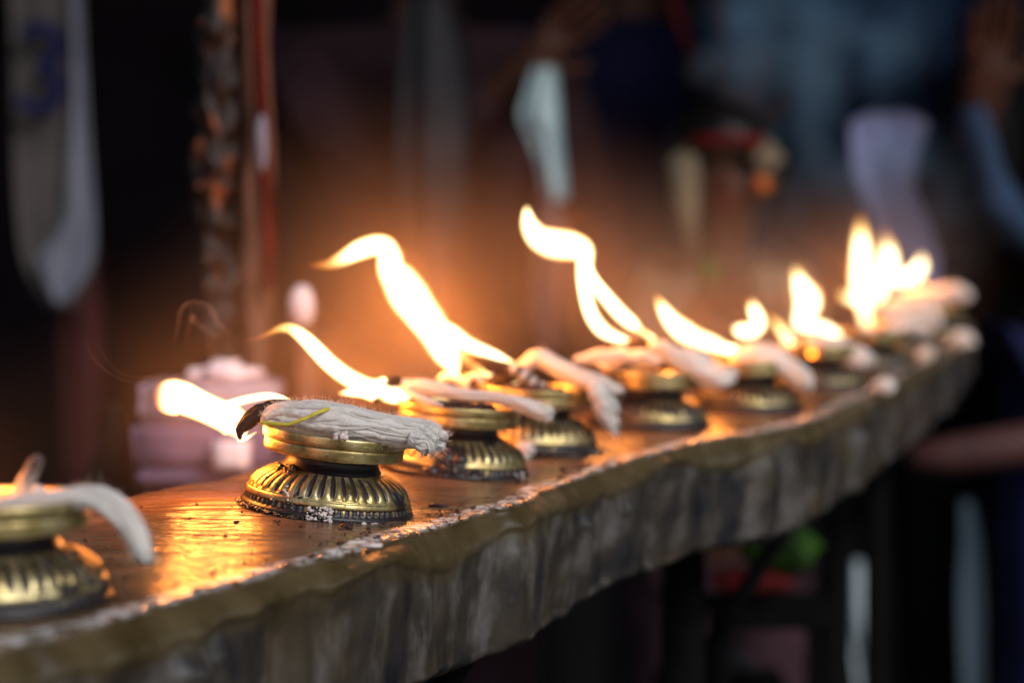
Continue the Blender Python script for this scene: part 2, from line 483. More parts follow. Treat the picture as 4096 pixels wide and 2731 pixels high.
# smooth normals (towards the back of the shelf)
nor = []
for i in range(N):
    k = 28
    t = ep[min(i + k, N - 1)] - ep[max(i - k, 0)]
    t.normalize()
    nor.append(Vector((-t.y, t.x)))
WID = 0.150
TH = 0.060
NOTCH = [(387, 545, 0.005, 0.009), (54, 648, 0.006, 0.010), (517, 503, 0.003, 0.005)]
notch_pts = [(S(x, y), wd, dp) for x, y, wd, dp in NOTCH]
prof_top = 90
verts = []; A = dict(top=[], lip=[], edge=[], run=[], drop=[])
nvv = 0
for i in range(N):
    e = ep[i]; n2 = nor[i]; s = run[i]
    wob = 0.0022 * noise.noise(Vector((s * 45, 3.3, 0))) + 0.0006 * noise.noise(Vector((s * 120, 1.3, 0)))
    nd_ = 0.0
    for q, wd, dp in notch_pts:
        dd = (Vector((q.x, q.y)) - e).length
        nd_ = max(nd_, math.exp(-(dd / wd) ** 2) * dp)
    lipdrop = 0.0125 + 0.009 * noise.noise(Vector((s * 14, 9.1, 0))) + 0.0022 * noise.noise(Vector((s * 75, 9.1, 4)))
    drops_len = TH * (1 + 0.10 * noise.noise(Vector((s * 9, 5, 5))) + 0.05 * noise.noise(Vector((s * 60, 5, 5))))
    row = []
    # back face
    for z in (-TH, -TH * 0.5, -0.002):
        row.append((-WID, z, 0, 0, 0, -z, 0))
    # top, back edge to front
    for k in range(prof_top):
        f = k / (prof_top - 1)
        f = 1 - (1 - f) ** 1.6
        o = -WID + (WID - 0.003) * f
        ew = 1.0 if f > 0.962 else 0.0
        row.append((o, None, 1, 0, ew, 0, 1))
    # rounded shoulder
    for k in range(1, 6):
        a = k / 5 * math.pi / 2
        row.append((-0.003 + 0.0035 * math.sin(a), -0.0030 * (1 - math.cos(a)), 1 - k / 5, 1, 1 if k < 3 else 0.3 * (k == 3), 0.002 * k / 5, 2))
    # lip
    for k in range(1, 11):
        f = k / 10
        row.append((0.0005 + 0.0055 * math.sin(f * math.pi * 0.62), -0.003 - (lipdrop - 0.003) * f, 0, 1 if f < 0.5 else 1 - (f - .5) * .8, 0, lipdrop * f, 3))
    # face
    for k in range(1, 37):
        f = k / 36
        z = -lipdrop - (drops_len - lipdrop) * f
        row.append((0.005, z, 0, max(0.0, .6 - f * 2.6), 0, -z, 4 + f))
    # curled underside
    for k in range(1, 6):
        a = k / 5 * math.pi / 2
        row.append((0.005 - 0.012 * (1 - math.cos(a)), -drops_len - 0.006 * math.sin(a), 0, 0, 0, drops_len, 6))
    row.append((-WID * 0.5, -TH - 0.004, 0, 0, 0, drops_len, 7))
    nvv = len(row)
    for (o, z, tp, lp, ed, dr, part) in row:
        base = e - n2 * 0.0
        o2 = -o                                        # o counts outward (towards the camera); n2 points to the back
        if part in (1,) :
            if -0.03 < o: o2 += (nd_ + wob) * max(0, (o + 0.03) / 0.03)
        elif part > 1:
            o2 += nd_ * (1 if part < 4 else max(0.0, 1 - (part - 4) * 3.5) if part < 6 else 0) + wob
            if part >= 4 and part < 6:
                f = part - 4
                ss = s + z * 0.22                       # the runs of wax lean a little
                rid = 0.0
                mod = .35 + 1.1 * max(0.0, min(1.0, .5 + 1.6 * noise.noise(Vector((s * 8, z * 5, 4.4)))))
                a1 = noise.noise(Vector((ss * 48, z * 7, 1.7))) * mod
                a2 = noise.noise(Vector((ss * 170, z * 22, 7.7)))
                a3 = noise.noise(Vector((ss * 26, z * 9, 2.2)))
                rid = 0.0080 * abs(a1) ** 1.1 + 0.0012 * abs(a2) * mod + 0.0060 * a3
                fade = min(1, f * 5)
                o2 -= (rid - 0.001) * fade
                o2 += 0.004 * f
            elif part == 3:
                o2 -= 0.0012 * noise.noise(Vector((s * 42, z * 40, 0)))
            elif part >= 6:
                o2 += 0.004
        x = base.x + n2.x * o2; y = base.y + n2.y * o2
        lift = shelf_lift(x, y)
        tilt_fade = 1.0
        zz = (0.0 if z is None else z)
        zz += lift * tilt_fade
        if part == 1:
            yy = y + x * .22
            zz += 0.00050 * noise.noise(Vector((x * 9, yy * 75, 0))) + 0.00028 * noise.noise(Vector((x * 16, yy * 190, 3))) + 0.0008 * noise.noise(Vector((x * 14, y * 14, 5)))
            if o > -0.014: zz += 0.0011 * abs(noise.noise(Vector((s * 90, 0, 2)))) * (o + 0.014) / 0.014
            zz -= nd_ * 0.35 * max(0, (o + 0.02) / 0.02) if o > -0.02 else 0
        elif part == 2:
            zz += 0.0011 * abs(noise.noise(Vector((s * 90, 0, 2)))) - nd_ * 0.35
        verts.append((x, y, 1.0 + zz))
        A['top'].append(tp); A['lip'].append(lp); A['edge'].append(ed); A['run'].append(s); A['drop'].append(dr)
faces = []
for i in range(N - 1):
    for j in range(nvv):
        k = (j + 1) % nvv
        faces.append((i * nvv + j, (i + 1) * nvv + j, (i + 1) * nvv + k, i * nvv + k))
faces.append(tuple(range(nvv)))
faces.append(tuple((N - 1) * nvv + j for j in range(nvv - 1, -1, -1)))
shelf = empty('offering_shelf', (0.1, 1.2, 0))
tag(shelf, 'long narrow wax-coated shelf that carries the row of burning brass lamps', 'shelf')
slab = mesh_obj('slab', verts, faces, M['slab'], shelf, True, A)

# iron frame under the shelf
def iron_leg(i):
    e = ep[i]; n2 = nor[i]
    c = e + n2 * (WID * 0.72)
    mb = MB()
    mb.box((c.x, c.y, 0.465), (0.014, 0.014, 0.465), bev=0.002)
    mb.build('leg', M['iron'], shelf)
    a = e + n2 * 0.03
    mb = MB()
    mb.tube([Vector((c.x, c.y, 0.80)), Vector((a.x, a.y, 0.928))], 0.006, 8)
    mb.build('brace', M['iron'], shelf)
for f in (0.06, 0.33, 0.60, 0.82, 0.97): iron_leg(int(N * f))
mb = MB()
mb.tube([Vector((ep[i].x + nor[i].x * 0.10, ep[i].y + nor[i].y * 0.10, 0.922)) for i in range(5, N - 5, 60)], 0.009, 8)
mb.build('rail', M['iron'], shelf)

# ------------------------------------------------------------------ the brass lamps
def lathe(prof, n, fn=None):
    v = []; gr = []; ft = []
    for (r, z, g, f) in prof:
        for j in range(n):
            th = 2 * math.pi * j / n
            rr, zz, gg = (r, z, g) if fn is None else fn(r, z, g, th)
            v.append((rr * math.cos(th) * 1e-3, rr * math.sin(th) * 1e-3, zz * 1e-3)); gr.append(gg); ft.append(f)
    fc = []
    for i in range(len(prof) - 1):
        for j in range(n):
            k = (j + 1) % n
            fc.append((i * n + j, i * n + k, (i + 1) * n + k, (i + 1) * n + j))
    return v, fc, gr, ft
NFL = 42
def foot_fn(r, z, g, th):
    if 8.0 < z < 16.6:                                   # fluted dome
        t = (z - 8.0) / 8.6
        env = math.sin(math.pi * min(1, max(0, t))) ** 0.5
        wv = abs(math.sin(th * NFL / 2))                 # 0 in a groove, 1 on a ridge
        d = (1 - wv ** 0.75)
        return r - 1.5 * d * env * (r / 32), z, 1.0 * min(1, d * 1.9) * env + 0.05 + 0.30 * max(0, t - 0.75)
    if 2.3 < z < 4.9:                                    # toothed fringe
        wv = abs(math.sin(th * 36))
        return r - 0.9 * (1 - wv ** 0.7), z + 0.4 * wv, 0.5 + 0.42 * (1 - wv)
    return r, z, g
foot_prof = [(10, 2.0, .9, 1), (34, 0.3, .9, 1), (36.0, 0.0, 0.9, 1), (36.4, 0.8, .85, 1), (36.0, 1.7, .8, 1), (35.2, 2.2, .8, 1), (35.1, 2.6, .7, 1), (35.1, 3.3, .6, 1), (34.8, 4.0, .5, 1),
             (34.5, 4.7, .3, 1), (34.6, 5.0, .15, 1), (34.4, 5.8, .0, 1), (34.3, 6.7, .0, 1), (33.9, 7.2, .1, 1), (33.3, 7.5, .25, 1), (33.5, 7.9, .2, 1)]
for k in range(15):
    t = k / 14
    z = 8.05 + 8.4 * t
    r = 33.4 - 10.0 * t ** 1.9
    foot_prof.append((r, z, 0.1, 1))
foot_prof += [(22.6, 16.7, .6, 1), (21.8, 17.0, .8, .6), (20.8, 17.0, .9, .5)]
neck_prof = [(21.6, 16.2, 1.6, .5), (20.9, 17.2, 1.6, .4), (20.0, 18.2, 1.6, .3), (19.3, 19.4, 1.6, .3), (19.0, 20.6, 1.6, .3), (19.0, 21.8, 1.6, .3), (19.2, 22.6, 1.6, .3), (19.8, 23.2, 1.6, .3)]
bowl_prof = [(17, 23.0, 1, 0), (20.0, 22.8, 1, 0), (24.0, 22.8, .9, 0), (27.2, 22.9, .7, 0), (28.5, 23.1, .4, 0), (29.0, 23.6, .2, 0), (29.15, 24.6, .05, 0), (29.15, 26.8, .0, 0),
             (29.2, 27.7, .05, 0), (29.05, 27.95, .4, 0), (28.9, 28.1, .6, 0), (29.0, 28.25, .5, 0), (29.7, 28.4, .15, 0), (30.05, 28.7, .0, 0), (30.15, 30.0, .0, 0), (30.2, 31.4, .0, 0), (30.2, 32.2, .0, 0),
             (30.05, 32.6, 0, 0), (29.7, 32.75, 0, 0), (29.2, 32.6, 0, 0), (28.9, 32.0, .1, 0), (28.7, 30.5, .3, 0), (28.0, 28.0, .5, 0), (25, 26.0, .6, 0), (16, 25.0, .7, 0), (4, 24.8, .8, 0)]
lamp_label = [
    'nearest blurred brass butter lamp, cut off by the left edge of the photo',
    'sharp brass butter lamp with fluted foot and a broad cotton wick filling its bowl',
    'brass butter lamp with brown crumbs in its bowl, directly behind the sharpest one',
    'brass butter lamp with a feathery wick hanging off its right side',
    'brass butter lamp with a wavy wick round its rim under the S-shaped flame',
    'blurred brass butter lamp whose single slanting flame leans far to the left',
    'small blurred brass butter lamp with an orange ember at the front of its rim',
    'far blurred brass butter lamp under the squat flame with a side tongue',
    'far blurred brass butter lamp under the tallest upright flame',
    'farthest brass butter lamp at the right end of the shelf']
def lamp(i, first=None):
    p = LPOS[i]
    r = empty('butter_lamp', (p.x, p.y, p.z + 0.0002), (0, R(LAMPS[i][1]), LAMPS[i][2]))
    # lean about the view axis after the turn about the lamp's own axis
    r.rotation_euler = (Matrix.Rotation(R(LAMPS[i][1]), 3, 'Y') @ Matrix.Rotation(LAMPS[i][2], 3, 'Z')).to_euler()
    tag(r, lamp_label[i], 'lamp', 'brass butter lamps in a row on the shelf')
    if first is None:
        for nm, pr, n, fn in (('foot', foot_prof, NFL * 8, foot_fn), ('neck', neck_prof, 64, None), ('bowl', bowl_prof, 160, None)):
            v, f, g, ft = lathe(pr, n, fn)
            o = mesh_obj(nm, v, f, M['brass'], r, True, dict(grime=g, footness=ft), world=False)
        mb = MB()
        vv = []; n = 48
        pr = [(0.2, 31.0), (9, 30.9), (18, 30.4), (25, 29.8), (28.6, 29.6)]
        v = [(q * 1e-3 * math.cos(2 * math.pi * j / n), q * 1e-3 * math.sin(2 * math.pi * j / n), (z + 0.9 * noise.noise(Vector((q * .2 * math.cos(2 * math.pi * j / n), q * .2 * math.sin(2 * math.pi * j / n), 0)))) * 1e-3) for q, z in pr for j in range(n)]
        mesh_obj('butter', v, grid_faces(len(pr), n), M['butter'], r, True, None, world=False)
    else:
        for ch in first.children:
            if ch.name.split('.')[0] in ('foot', 'neck', 'bowl', 'butter'):
                c = ch.copy(); col.objects.link(c); c.parent = r
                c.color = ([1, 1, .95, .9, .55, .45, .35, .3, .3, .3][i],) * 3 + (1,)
    return r
bpy.context.view_layer.update()
lamps = [lamp(0)]
for i in range(1, 10): lamps.append(lamp(i, lamps[0]))

def lamp_pt(i, a, rr, zz):
    """point in lamp i's local frame: angle a in degrees (0 = right, -90 = towards the camera), radius mm, height mm"""
    m = Matrix.Rotation(R(LAMPS[i][1]), 3, 'Y')
    return LPOS[i] + m @ Vector((rr * math.cos(R(a)) * 1e-3, rr * math.sin(R(a)) * 1e-3, zz * 1e-3))
# soot crusts on the three nearest sharp lamps
def crust(i, spots, name='soot_crust', mt='soot'):
    mb = MB()
    q = random.Random(i * 5 + 1)
    for (a0, a1, r0, r1, z0, z1, n, s0, s1) in spots:
        for k in range(n):
            t = q.random()
            rr = r0 + (r1 - r0) * t
            zz = z0 + (z1 - z0) * t
            s = (s0 + (s1 - s0) * q.random() ** 2) * 1e-3
            mb.blob(lamp_pt(i, q.uniform(a0, a1), rr, zz), (s * q.uniform(.8, 1.5), s, s * q.uniform(.6, 1.1)), 1 if s < 0.0008 else 2, 0.35, 1.7, q.random() * 90)
    inv = lamps[i].rotation_euler.to_matrix().inverted()
    lv = [tuple(inv @ (Vector(v) - lamps[i].location)) for v in mb.v]
    o = mesh_obj(name, lv, mb.f, M[mt], lamps[i], True, None, world=False)
    return o
crust(1, [(-150, -126, 31, 21.5, 11, 18, 60, .4, 1.3), (-126, -104, 35.0, 32.5, 1, 9, 60, .4, 1.3), (-175, -20, 37, 36, .1, .8, 150, .3, .9), (-180, 0, 38.5, 36, .0, .5, 150, .2, .8)])
crust(2, [(-98, -84, 34.5, 32, 4, 9, 14, 1.2, 3.2), (-110, -60, 35.5, 34, 1, 5, 30, .8, 2.0), (-170, -5, 37, 36, .1, .6, 60, .3, .6)])
crust(3, [(-62, -18, 36.5, 25, 1, 16, 80, .8, 2.6), (-150, 0, 37.5, 36, .2, 1.5, 90, .8, 2.0)])
crust(0, [(-60, -5, 35, 24, 6, 16, 50, .8, 2.2)])
crust(1, [(-98, -82, 37.8, 35.0, .3, 5.5, 80, .25, .95), (-62, -50, 38.5, 37, .2, .8, 22, .4, 1.0), (-116, -110, 36, 35, 6, 12, 12, .3, .8)], 'wax_crust', 'wax')
crust(2, [(-34, -22, 37, 35, .4, 3, 12, .4, .9)], 'wax_crust', 'wax')

# ------------------------------------------------------------------ wicks and flames
ZA = lambda x, y: (212.5 + .11955 * x, 350 + .11955 * y)       # the six enlargements measured from
ZB = lambda x, y: (362.5 + .1222 * x, 300 + .1222 * y)
Z0 = lambda x, y: (0 + .1643 * x, 425 + .1643 * y)
ZD = lambda x, y: (550 + .1063 * x, 300 + .1063 * y)
ZE = lambda x, y: (725 + .1435 * x, 200 + .1435 * y)
ZF = lambda x, y: (112.5 + .1116 * x, 275 + .1116 * y)
ZG = lambda x, y: (287.5 + .1329 * x, 200 + .1329 * y)
ZH = lambda x, y: (325 + .2392 * x, 0 + .2392 * y)
SC = {id(ZA): .11955, id(ZB): .1222, id(Z0): .1643, id(ZD): .1063, id(ZE): .1435, id(ZF): .1116, id(ZG): .1329, id(ZH): .2392}

def ring_sweep(path, nv, shape):
    """path rows: (point, half height, half depth, extra...); shape(s, th, row) -> radius factor"""
    n = len(path); v = []
    for i, row in enumerate(path):
        p = row[0]
        T = (path[min(i + 1, n - 1)][0] - path[max(i - 1, 0)][0])
        if T.length < 1e-9: T = Vector((1, 0, 0))
        T.normalize()
        B = Vector((0, 1, 0)); B = (B - T * B.dot(T))
        if B.length < 0.15: B = Vector((1, 0, 0)) - T * T.x
        B.normalize()
        Nn = T.cross(B)
        for j in range(nv):
            th = 2 * math.pi * j / nv
            k = shape(i / (n - 1), th, row)
            v.append(p + Nn * (row[1] * math.cos(th) * k) + B * (row[2] * math.sin(th) * k))
    f = grid_faces(n, nv)
    f.append(tuple(range(nv))); f.append(tuple(range((len(path) - 1) * nv + nv - 1, (len(path) - 1) * nv - 1, -1)))
    return v, f

def strand(root, name, Z, pts, d, ddir=0.0, flat=1.4, lobes=5, twist=2.0, amp=0.16, nv=40, n=14, char=None, material='cotton', seed=0, fuzz=0, frayed=False, subs=None, subw=.17):
    """pts: (zx, zy, half width in zoom pixels[, depth offset m])"""
    k = SC[id(Z)]
    rows = []
    for q in pts:
        x, y = Z(q[0], q[1])
        rows.append((x, y, q[2] * k, q[3] if len(q) > 3 else 0.0))
    sm = catmull(rows, n)
    path = []
    for i, (x, y, h, dd) in enumerate(sm):
        t = i / (len(sm) - 1)
        dep = d + dd + ddir * t
        hw = max(h, 0.15) * dep / FPX
        path.append((P(x, y, dep), hw, hw * flat, t))
    def shape(s, th, row):
        a = abs(math.sin(lobes * th / 2 + twist * s * math.pi))
        e = min(1, s / 0.04, (1 - s) / 0.03)
        e = math.sqrt(max(0.0, 1 - (1 - max(0.0, e)) ** 2)) if e < 1 else 1
        nn = noise.noise(Vector((math.cos(th) * 1.4 + seed, math.sin(th) * 1.4, s * 9)))
        n3 = noise.noise(Vector((math.cos(th) * 5 + seed, math.sin(th) * 5, s * 30)))
        k2 = (1 - amp) + amp * a + 0.28 * amp * 4 * nn * 0.6 + 0.07 * n3
        if frayed and s > 0.9: k2 *= 1 + 0.25 * noise.noise(Vector((math.cos(th) * 4 + seed, math.sin(th) * 4, s * 60)))
        return k2 * max(0.06, e)
    v, f = ring_sweep(path, nv, shape)
    nr0 = len(path)
    sub_start = len(v); sub_rows = []
    qs = random.Random(int(seed * 13) + 5)
    if subs is None: subs = 6 if (material == 'cotton' and nv >= 28) else 0
    for kk in range(subs):
        a0 = qs.uniform(-.9, .9) * math.pi; wv = qs.uniform(-1.6, 1.6); ph = qs.uniform(0, 6)
        s0 = qs.uniform(0, .25); s1 = qs.uniform(.75, 1.0)
        i0 = int(s0 * (nr0 - 1)); i1 = max(i0 + 6, int(s1 * (nr0 - 1))); i1 = min(i1, nr0 - 1)
        sp = []
        for i in range(i0, i1 + 1):
            t = i / (nr0 - 1); p_, ha, hb = path[i][0], path[i][1], path[i][2]
            T_ = (path[min(i + 1, nr0 - 1)][0] - path[max(i - 1, 0)][0]).normalized()
            B_ = Vector((0, 1, 0)) - T_ * T_.y; B_.normalize(); N_ = T_.cross(B_)
            an = a0 + wv * t + .35 * math.sin(t * 9 + ph)
            e_ = min(1, (i - i0) / 5 + .15, (i1 - i) / 5 + .15)
            kw = (subw + subw * .4 * math.sin(t * 14 + ph)) * e_
            sp.append((p_ + N_ * ha * .90 * math.cos(an) + B_ * hb * .90 * math.sin(an), ha * kw, ha * kw * 1.3, path[i][3]))
        v2, f2 = ring_sweep(sp, 12, lambda s_, th, row: 1 + .22 * noise.noise(Vector((math.cos(th) * 2 + kk, math.sin(th) * 2, s_ * 22))))
        o2_ = len(v); v += v2; f += [tuple(x + o2_ for x in g) for g in f2]; sub_rows.append((sp, kk))
    if frayed:                                          # ragged end: rings near the end slide along the strand
        nr = len(path)
        T = (path[-1][0] - path[-4][0]).normalized()
        for i in range(nr - 7, nr):
            for j in range(nv):
                th = 2 * math.pi * j / nv
                v[i * nv + j] = v[i * nv + j] + T * (path[-8][1] * (1.1 * noise.noise(Vector((math.cos(th) * 3.5 + seed, math.sin(th) * 3.5, 4))) + .5 * noise.noise(Vector((math.cos(th) * 9 + seed, math.sin(th) * 9, 7)))))
    cs = []; fs = []; fa = []
    L = 0.0
    for i, row in enumerate(path):
        if i: L += (row[0] - path[i - 1][0]).length
        for j in range(nv):
            c = 0.0
            if char: c = char(row[3])
            cs.append(c); fs.append(L * 60); fa.append((abs(j / nv - 0.5) * 2) * 1.3 + seed + row[3] * 0.35)
    for sp, kk in sub_rows:
        L = 0.0
        for i, row in enumerate(sp):
            if i: L += (row[0] - sp[i - 1][0]).length
            for j in range(12):
                cs.append(char(row[3]) if char else 0.0); fs.append(L * 60 + kk * 3.3); fa.append(abs(j / 12 - .5) * 2.0 + kk * 1.7)
    o = mesh_obj(name, v, f, M[material], root, True, dict(char=cs, fibre_s=fs, fibre_a=fa))
    if fuzz:
        q = random.Random(seed * 7 + 3)
        mb = MB()
        nr = len(path)
        for _ in range(fuzz):
            i = q.randrange(2, nr - 1); j = q.randrange(nv)
            if char and char(path[i][3]) > 0.4: continue
            p0 = Vector(v[i * nv + j]); c = path[i][0]
            out = (p0 - c); out.normalize()
            T = (path[min(i + 1, nr - 1)][0] - path[i - 1][0]).normalized()
            dirv = (out * q.uniform(.3, 1.0) + T * q.uniform(-1.2, 1.2) + Vector((q.uniform(-.4, .4), q.uniform(-.4, .4), q.uniform(-.2, .5)))).normalized()
            Ln = q.uniform(0.0006, 0.0022) * (2.0 if i > nr * 0.93 or q.random() < .08 else 1)
            bend = Vector((q.uniform(-1, 1), q.uniform(-1, 1), q.uniform(-1, 1))) * Ln * 0.5
            p0 = p0 + out * path[i][1] * q.uniform(0, .16)
            pts3 = [p0 - out * 0.0003, p0 + dirv * Ln * .33 + bend * .15, p0 + dirv * Ln * .66 + bend * .5, p0 + dirv * Ln + bend]
            mb.tube(pts3, [0.00006, 0.00005, 0.00004, 0.00001], 3, cap=False)
        fz = mb.build('fuzz', M['cotton'], root)
        fz['kind'] = 'stuff'
    return o

def flame(root, tongues, d, power=0.0, at=None):
    """tongues: list of (Z, [(zx, zy, hw, heat)])"""
    V = []; F = []; H = []
    for Z, pts in tongues:
        k = SC[id(Z)]
        rows = [(*Z(q[0], q[1]), q[2] * k, (q[3] if len(q) > 3 else 1.0)) for q in pts]
        sm = catmull(rows, 10)
        path = []
        for i, (x, y, h, ht) in enumerate(sm):
            dep = d
            hw = max(h, 0.25) * dep / FPX * (1.06 if d < 1.25 else 0.92)
            path.append((P(x, y, dep), hw, hw * 0.75, min(1, max(0.0, ht))))
        v, f = ring_sweep(path, 28, lambda s, th, row: 1.0)
        o = len(V)
        V += v; F += [tuple(i + o for i in g) for g in f]
        for row in path: H += [row[3]] * 28
    o = mesh_obj('flame', V, F, M['flame'], root, True, dict(burn=H))
    for (x, y, pw) in (at or []):
        l = bpy.data.lights.new('flame_light', 'POINT')
        l.energy = pw
        l.color = (1.0, 0.27, 0.035)
        l.shadow_soft_size = 0.009
        lo = bpy.data.objects.new('flame_light', l)
        col.objects.link(lo)
        lo.parent = o
        lo.location = P(x, y, d) - root.location
    return o

def wick_root(i, label, cat='wick', name='cotton_wick'):
    r = empty(name, LPOS[i] + Vector((0, 0, 0.031)))
    tag(r, label, cat, 'cotton wicks in the lamps')
    return r
PW = 0.46
# --- lamp 0, left edge
d = LDEP[0]
r = wick_root(0, 'thick bluish white cotton wick arching down off the lamp at the left edge')
strand(r, 'cotton', Z0, [(-300, 500, 60), (-100, 500, 60), (60, 490, 55), (200, 470, 60), (350, 455, 70), (500, 435, 72), (620, 450, 78), (740, 535, 80), (825, 650, 72), (862, 750, 64), (880, 815, 45)], d - .012, flat=.9, seed=3, fuzz=500, frayed=True, amp=.10)
r2 = wick_root(0, 'short burnt wick stub standing up in the lamp at the left edge')
strand(r2, 'stub', Z0, [(90, 500, 55), (130, 400, 55), (180, 300, 50), (225, 215, 42), (240, 180, 20)], d + .004, flat=.9, seed=5, char=lambda t: 0.3 + 0.5 * t, amp=.14)
strand(r2, 'fold', Z0, [(150, 480, 50), (220, 420, 55), (290, 470, 40)], d + .010, flat=1, seed=6)
flame(r2, [(Z0, [(-330, 120, 10, .5), (-300, 240, 50), (-240, 360, 75), (-180, 440, 55), (-130, 490, 15)])], d + .002, at=[(-34, 476, PW * .28)])
# --- lamp 1, the sharp one
d = LDEP[1]
r = wick_root(1, 'broad white cotton wick with yellow threads across the sharpest lamp, charred at one end')
strand(r, 'cotton', ZA, [(430, 570, 70, -.004), (560, 550, 125, -.006), (720, 560, 146, -.009), (900, 578, 156, -.012), (1100, 605, 158, -.014), (1300, 640, 146, -.014), (1500, 670, 130, -.013), (1680, 695, 124, -.011), (1800, 720, 132, -.010), (1870, 745, 108, -.010), (1910, 755, 60, -.010)],
       d - .006, flat=1.35, lobes=9, twist=.5, seed=1, subs=30, subw=.075, fuzz=2600, nv=96, n=16, frayed=True, amp=.15, char=lambda t: max(0, .62 - t * 9))
strand(r, 'frayed_end', ZA, [(1640, 730, 60, -.018), (1740, 770, 75, -.019), (1800, 810, 55, -.019), (1800, 850, 30, -.019)], d - .008, flat=.7, lobes=5, seed=14, fuzz=250, nv=32, frayed=True)
for kk, pts in enumerate([[(440, 560, 28), (520, 520, 34), (600, 500, 30)], [(470, 530, 24), (560, 560, 32), (650, 590, 26)], [(400, 575, 22), (480, 590, 34), (600, 610, 32), (700, 625, 16)]]):
    strand(r, 'tuft', ZA, pts, d - .022 + kk * .001, flat=1.2, seed=20 + kk, nv=20, amp=.2, fuzz=60)
strand(r, 'thread', ZA, [(405, 600, 20, -.024), (480, 612, 22, -.026), (560, 618, 20, -.028), (640, 615, 16, -.029), (760, 575, 17, -.0295), (880, 520, 17, -.028), (1000, 480, 18, -.021), (1090, 465, 24, -.012)], d - .003, flat=.8, lobes=3, twist=6, seed=9, nv=16, material='thread')
strand(r, 'charred_tip', ZA, [(236, 748, 12), (228, 705, 30), (240, 655, 50), (310, 580, 66), (390, 515, 70), (490, 470, 58), (590, 448, 46), (660, 436, 22)], d - .010, flat=.9, lobes=6, twist=1, seed=8, material='charred', nv=48, amp=.24)
flame(r, [(ZF, [(345, 1080, 40, .10), (385, 1082, 100, .30), (435, 1085, 140, .62), (500, 1088, 160, .92), (570, 1092, 165), (650, 1105, 150), (800, 1172, 137), (950, 1238, 138), (1050, 1285, 145), (1120, 1360, 130), (1160, 1440, 55), (1180, 1485, 14, .6)]),
          (ZF, [(960, 1180, 50), (1080, 1145, 42), (1200, 1110, 42, .8), (1380, 1078, 34), (1500, 1088, 24), (1590, 1112, 8, .6)]),
          (ZF, [(1120, 1470, 22, .7), (1190, 1462, 18, .8), (1290, 1400, 8, .4)])], d + .003,
      at=[(185, 402, PW * .8), (232, 425, PW * .6)])
# --- lamp 2
d = LDEP[2]
r = wick_root(2, 'slim white cotton wick lying over brown crumbs, its drooping end against the lamp behind')
strand(r, 'cotton', ZB, [(300, 690, 50, .004), (400, 705, 62, 0), (520, 715, 66, -.004), (680, 745, 56, -.010), (850, 775, 50, -.014), (1050, 792, 46, -.016), (1200, 822, 52, -.018), (1330, 862, 62, -.019), (1440, 905, 68, -.019), (1510, 925, 68, -.019), (1545, 935, 44, -.019)],
       d - .006, flat=1.2, lobes=7, twist=1.2, seed=2, fuzz=1500, nv=64, n=14, frayed=True, amp=.26, char=lambda t: max(0, .6 - t * 12))
strand(r, 'loose_strand', ZB, [(330, 720, 26, -.006), (430, 780, 30, -.016), (530, 822, 26, -.022), (660, 862, 10, -.026)], d - .004, flat=1.2, seed=12, nv=24, fuzz=60)
strand(r, 'charred_tip', ZB, [(90, 830, 25), (140, 780, 48), (190, 720, 55), (250, 670, 52), (320, 660, 34)], d - .006, flat=.9, seed=11, material='charred', nv=28, lobes=5)
flame(r, [(ZF, [(1180, 582, 8, .10), (1300, 562, 12, .20), (1400, 520, 18, .36), (1500, 478, 34, .5), (1600, 478, 50, .66), (1720, 560, 62, .9), (1850, 690, 72), (1960, 800, 76), (2100, 905, 78), (2260, 985, 80), (2420, 1035, 84), (2560, 1075, 78), (2680, 1050, 34), (2790, 1030, 12, .6)]),
          (ZG, [(385, 1452, 6, .5), (470, 1442, 28), (570, 1440, 44), (640, 1440, 62), (700, 1390, 62), (740, 1340, 30)]),
          (ZG, [(560, 1400, 45), (620, 1450, 50), (660, 1495, 26), (670, 1510, 8)])], d - .006,
      at=[(325, 360, PW * .5), (370, 388, PW * .8)])
# --- lamp 3
d = LDEP[3]
r = wick_root(3, 'white cotton wick with a raised peak and a feathery hanging fan')
strand(r, 'cotton', ZB, [(1230, 600, 30, .006), (1330, 530, 62, .004), (1440, 470, 72, .002), (1560, 530, 78, 0), (1700, 600, 78, -.004), (1830, 650, 72, -.008), (1950, 680, 60, -.010), (2060, 725, 46, -.012), (2125, 735, 24, -.012)],
       d - .006, flat=1.5, lobes=7, twist=.8, seed=4, fuzz=500, nv=56, frayed=True, amp=.2)
for kk, (pts) in enumerate([[(1870, 670, 55), (1930, 790, 72), (1980, 920, 70), (2030, 1030, 44), (2075, 1108, 8)], [(1900, 690, 50), (1985, 800, 62), (2050, 870, 48), (2092, 905, 14)], [(1930, 800, 50), (2000, 920, 58), (2060, 985, 44), (2092, 1030, 12)], [(1950, 900, 46), (2020, 1010, 42), (2065, 1060, 26), (2088, 1085, 8)]]):
    strand(r, 'frond', ZB, pts, d - .024 + kk * .003, flat=.8, seed=30 + kk, nv=40, amp=.42, fuzz=160, frayed=True, lobes=9)
strand(r, 'folded_strand', ZB, [(1180, 570, 36), (1260, 570, 46), (1340, 630, 48), (1420, 680, 34), (1500, 700, 20)], d - .020, flat=1.1, lobes=4, twist=5, seed=33, nv=32, amp=.25, char=lambda t: .45 + .25 * math.sin(t * 26))
strand(r, 'charred_tip', ZB, [(880, 470, 24), (980, 490, 44), (1090, 530, 52), (1190, 560, 50), (1230, 620, 45), (1150, 660, 46), (1060, 680, 30)], d - .012, flat=1.0, seed=34, material='charred', nv=28)
r2 = wick_root(3, 'thin pinkish wick curled in two loops at the left of the feathery-wick lamp')
